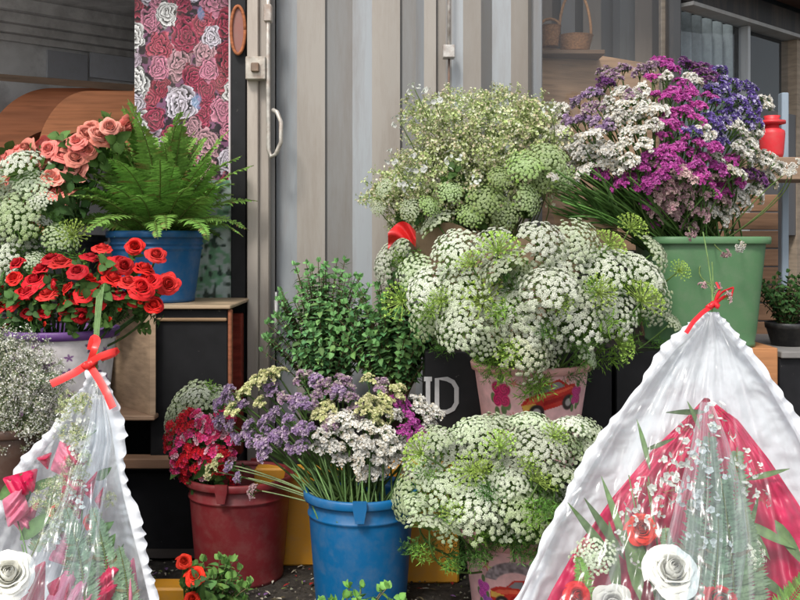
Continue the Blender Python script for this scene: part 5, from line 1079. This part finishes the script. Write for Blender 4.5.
for i in range(12): tube(st, bez(PB(60+rng.normal(0, 8), 750, YJ+.03), PB(55+rng.normal(0, 14), 620, YJ), PB(rng.uniform(15, 110), rng.uniform(470, 550), YJ), 8), .0016, A(.12,.22,.06), 4)
lpart('stems', st, 'stem')
m = MB(); sheet(m, Ll, Rl, YL-.01, -.11, 9., .0025, (1,1,1), nu=240, nv=120, seed=15, glint_streak=True, ruf=.006, rufn=15, crease=.012); lpart('cellophane', m, 'cellophane')
m = MB(); sheet(m, [(94,395),(86,440),(62,500),(30,560),(0,620)], [(104,395),(112,440),(104,500),(90,570),(70,640)], YJ-.05, -.03, 9., .006, (1,1,1), nu=60, nv=40, seed=19, glint_streak=True); lpart('organza_strip', m, 'organza')
m = MB(); R_ = A(.80,.035,.03); K = PB(90,365,2.06)
ribbon(m, [PB(88,364,2.06), PB(76,372,2.05), PB(62,379,2.045), PB(51,384,2.04)], .018, R_); ribbon(m, [PB(90,366,2.06), PB(98,378,2.05), PB(106,392,2.04), PB(113,408,2.04)], .017, R_)
ribbon(m, [PB(88,363,2.055), PB(100,356,2.03), PB(112,352,2.03), PB(118,350,2.04), PB(112,355,2.05), PB(100,359,2.065)], .015, R_, twist=1.); ribbon(m, [PB(90,362,2.06), PB(94,350,2.03), PB(98,340,2.04), PB(93,337,2.05), PB(90,350,2.065)], .016, R_)
tube(m, [tuple(PB(84+i*1.4, 364+2*math.sin(i*.8), 2.055)) for i in range(9)], .009, R_, 8); lpart('ribbon_bow', m, 'ribbon')
m = MB()
for i in range(5): tube(m, bez(PB(93+i, 372, 2.07), PB(94+i, 330, 2.07), PB(97+i*1.8, 296-i*3, 2.08), 8), .0018, A(.16,.27,.10), 5)
lpart('stem_ends', m, 'stem')

# ================================================================== CAMERA, LIGHT
cam = bpy.data.cameras.new('camera'); co = bpy.data.objects.new('camera', cam); col.objects.link(co)
co.location = (0, 0, CH); co.rotation_euler = (math.radians(90), 0, 0); cam.sensor_width = 36; cam.lens = 36*F/800; cam.shift_y = -60/800; cam.clip_end = 300; cam.clip_start = .05
sc.camera = co
w = bpy.data.worlds.new('World'); sc.world = w; w.use_nodes = True; nt = w.node_tree; nt.nodes.clear()
EL, AZ = math.radians(50), math.radians(-24)      # the light comes from behind the camera's left shoulder
sky = nt.nodes.new('ShaderNodeTexSky'); sky.sky_type = 'NISHITA'; sky.sun_disc = False; sky.sun_elevation = EL; sky.sun_rotation = math.pi+AZ*-1; sky.air_density = 1.; sky.dust_density = 3.
hs_ = nt.nodes.new('ShaderNodeHueSaturation'); hs_.inputs['Saturation'].default_value = .35; nt.links.new(sky.outputs[0], hs_.inputs['Color'])
bg = nt.nodes.new('ShaderNodeBackground'); bg.inputs[1].default_value = .21; nt.links.new(hs_.outputs[0], bg.inputs[0]); ow = nt.nodes.new('ShaderNodeOutputWorld'); nt.links.new(bg.outputs[0], ow.inputs[0])
sl = bpy.data.lights.new('sun', 'SUN'); sl.energy = 2.5; sl.angle = math.radians(12); sl.color = (1, .96, .90); so = bpy.data.objects.new('sun', sl); col.objects.link(so)
d = Vector((math.sin(AZ)*math.cos(EL), -math.cos(AZ)*math.cos(EL), math.sin(EL))); so.rotation_euler = d.to_track_quat('Z', 'Y').to_euler(); so.location = d*6
sc.view_settings.view_transform = 'Standard'; sc.view_settings.look = 'None'; sc.view_settings.exposure = 0
sc.cycles.max_bounces = 8; sc.cycles.transparent_max_bounces = 12
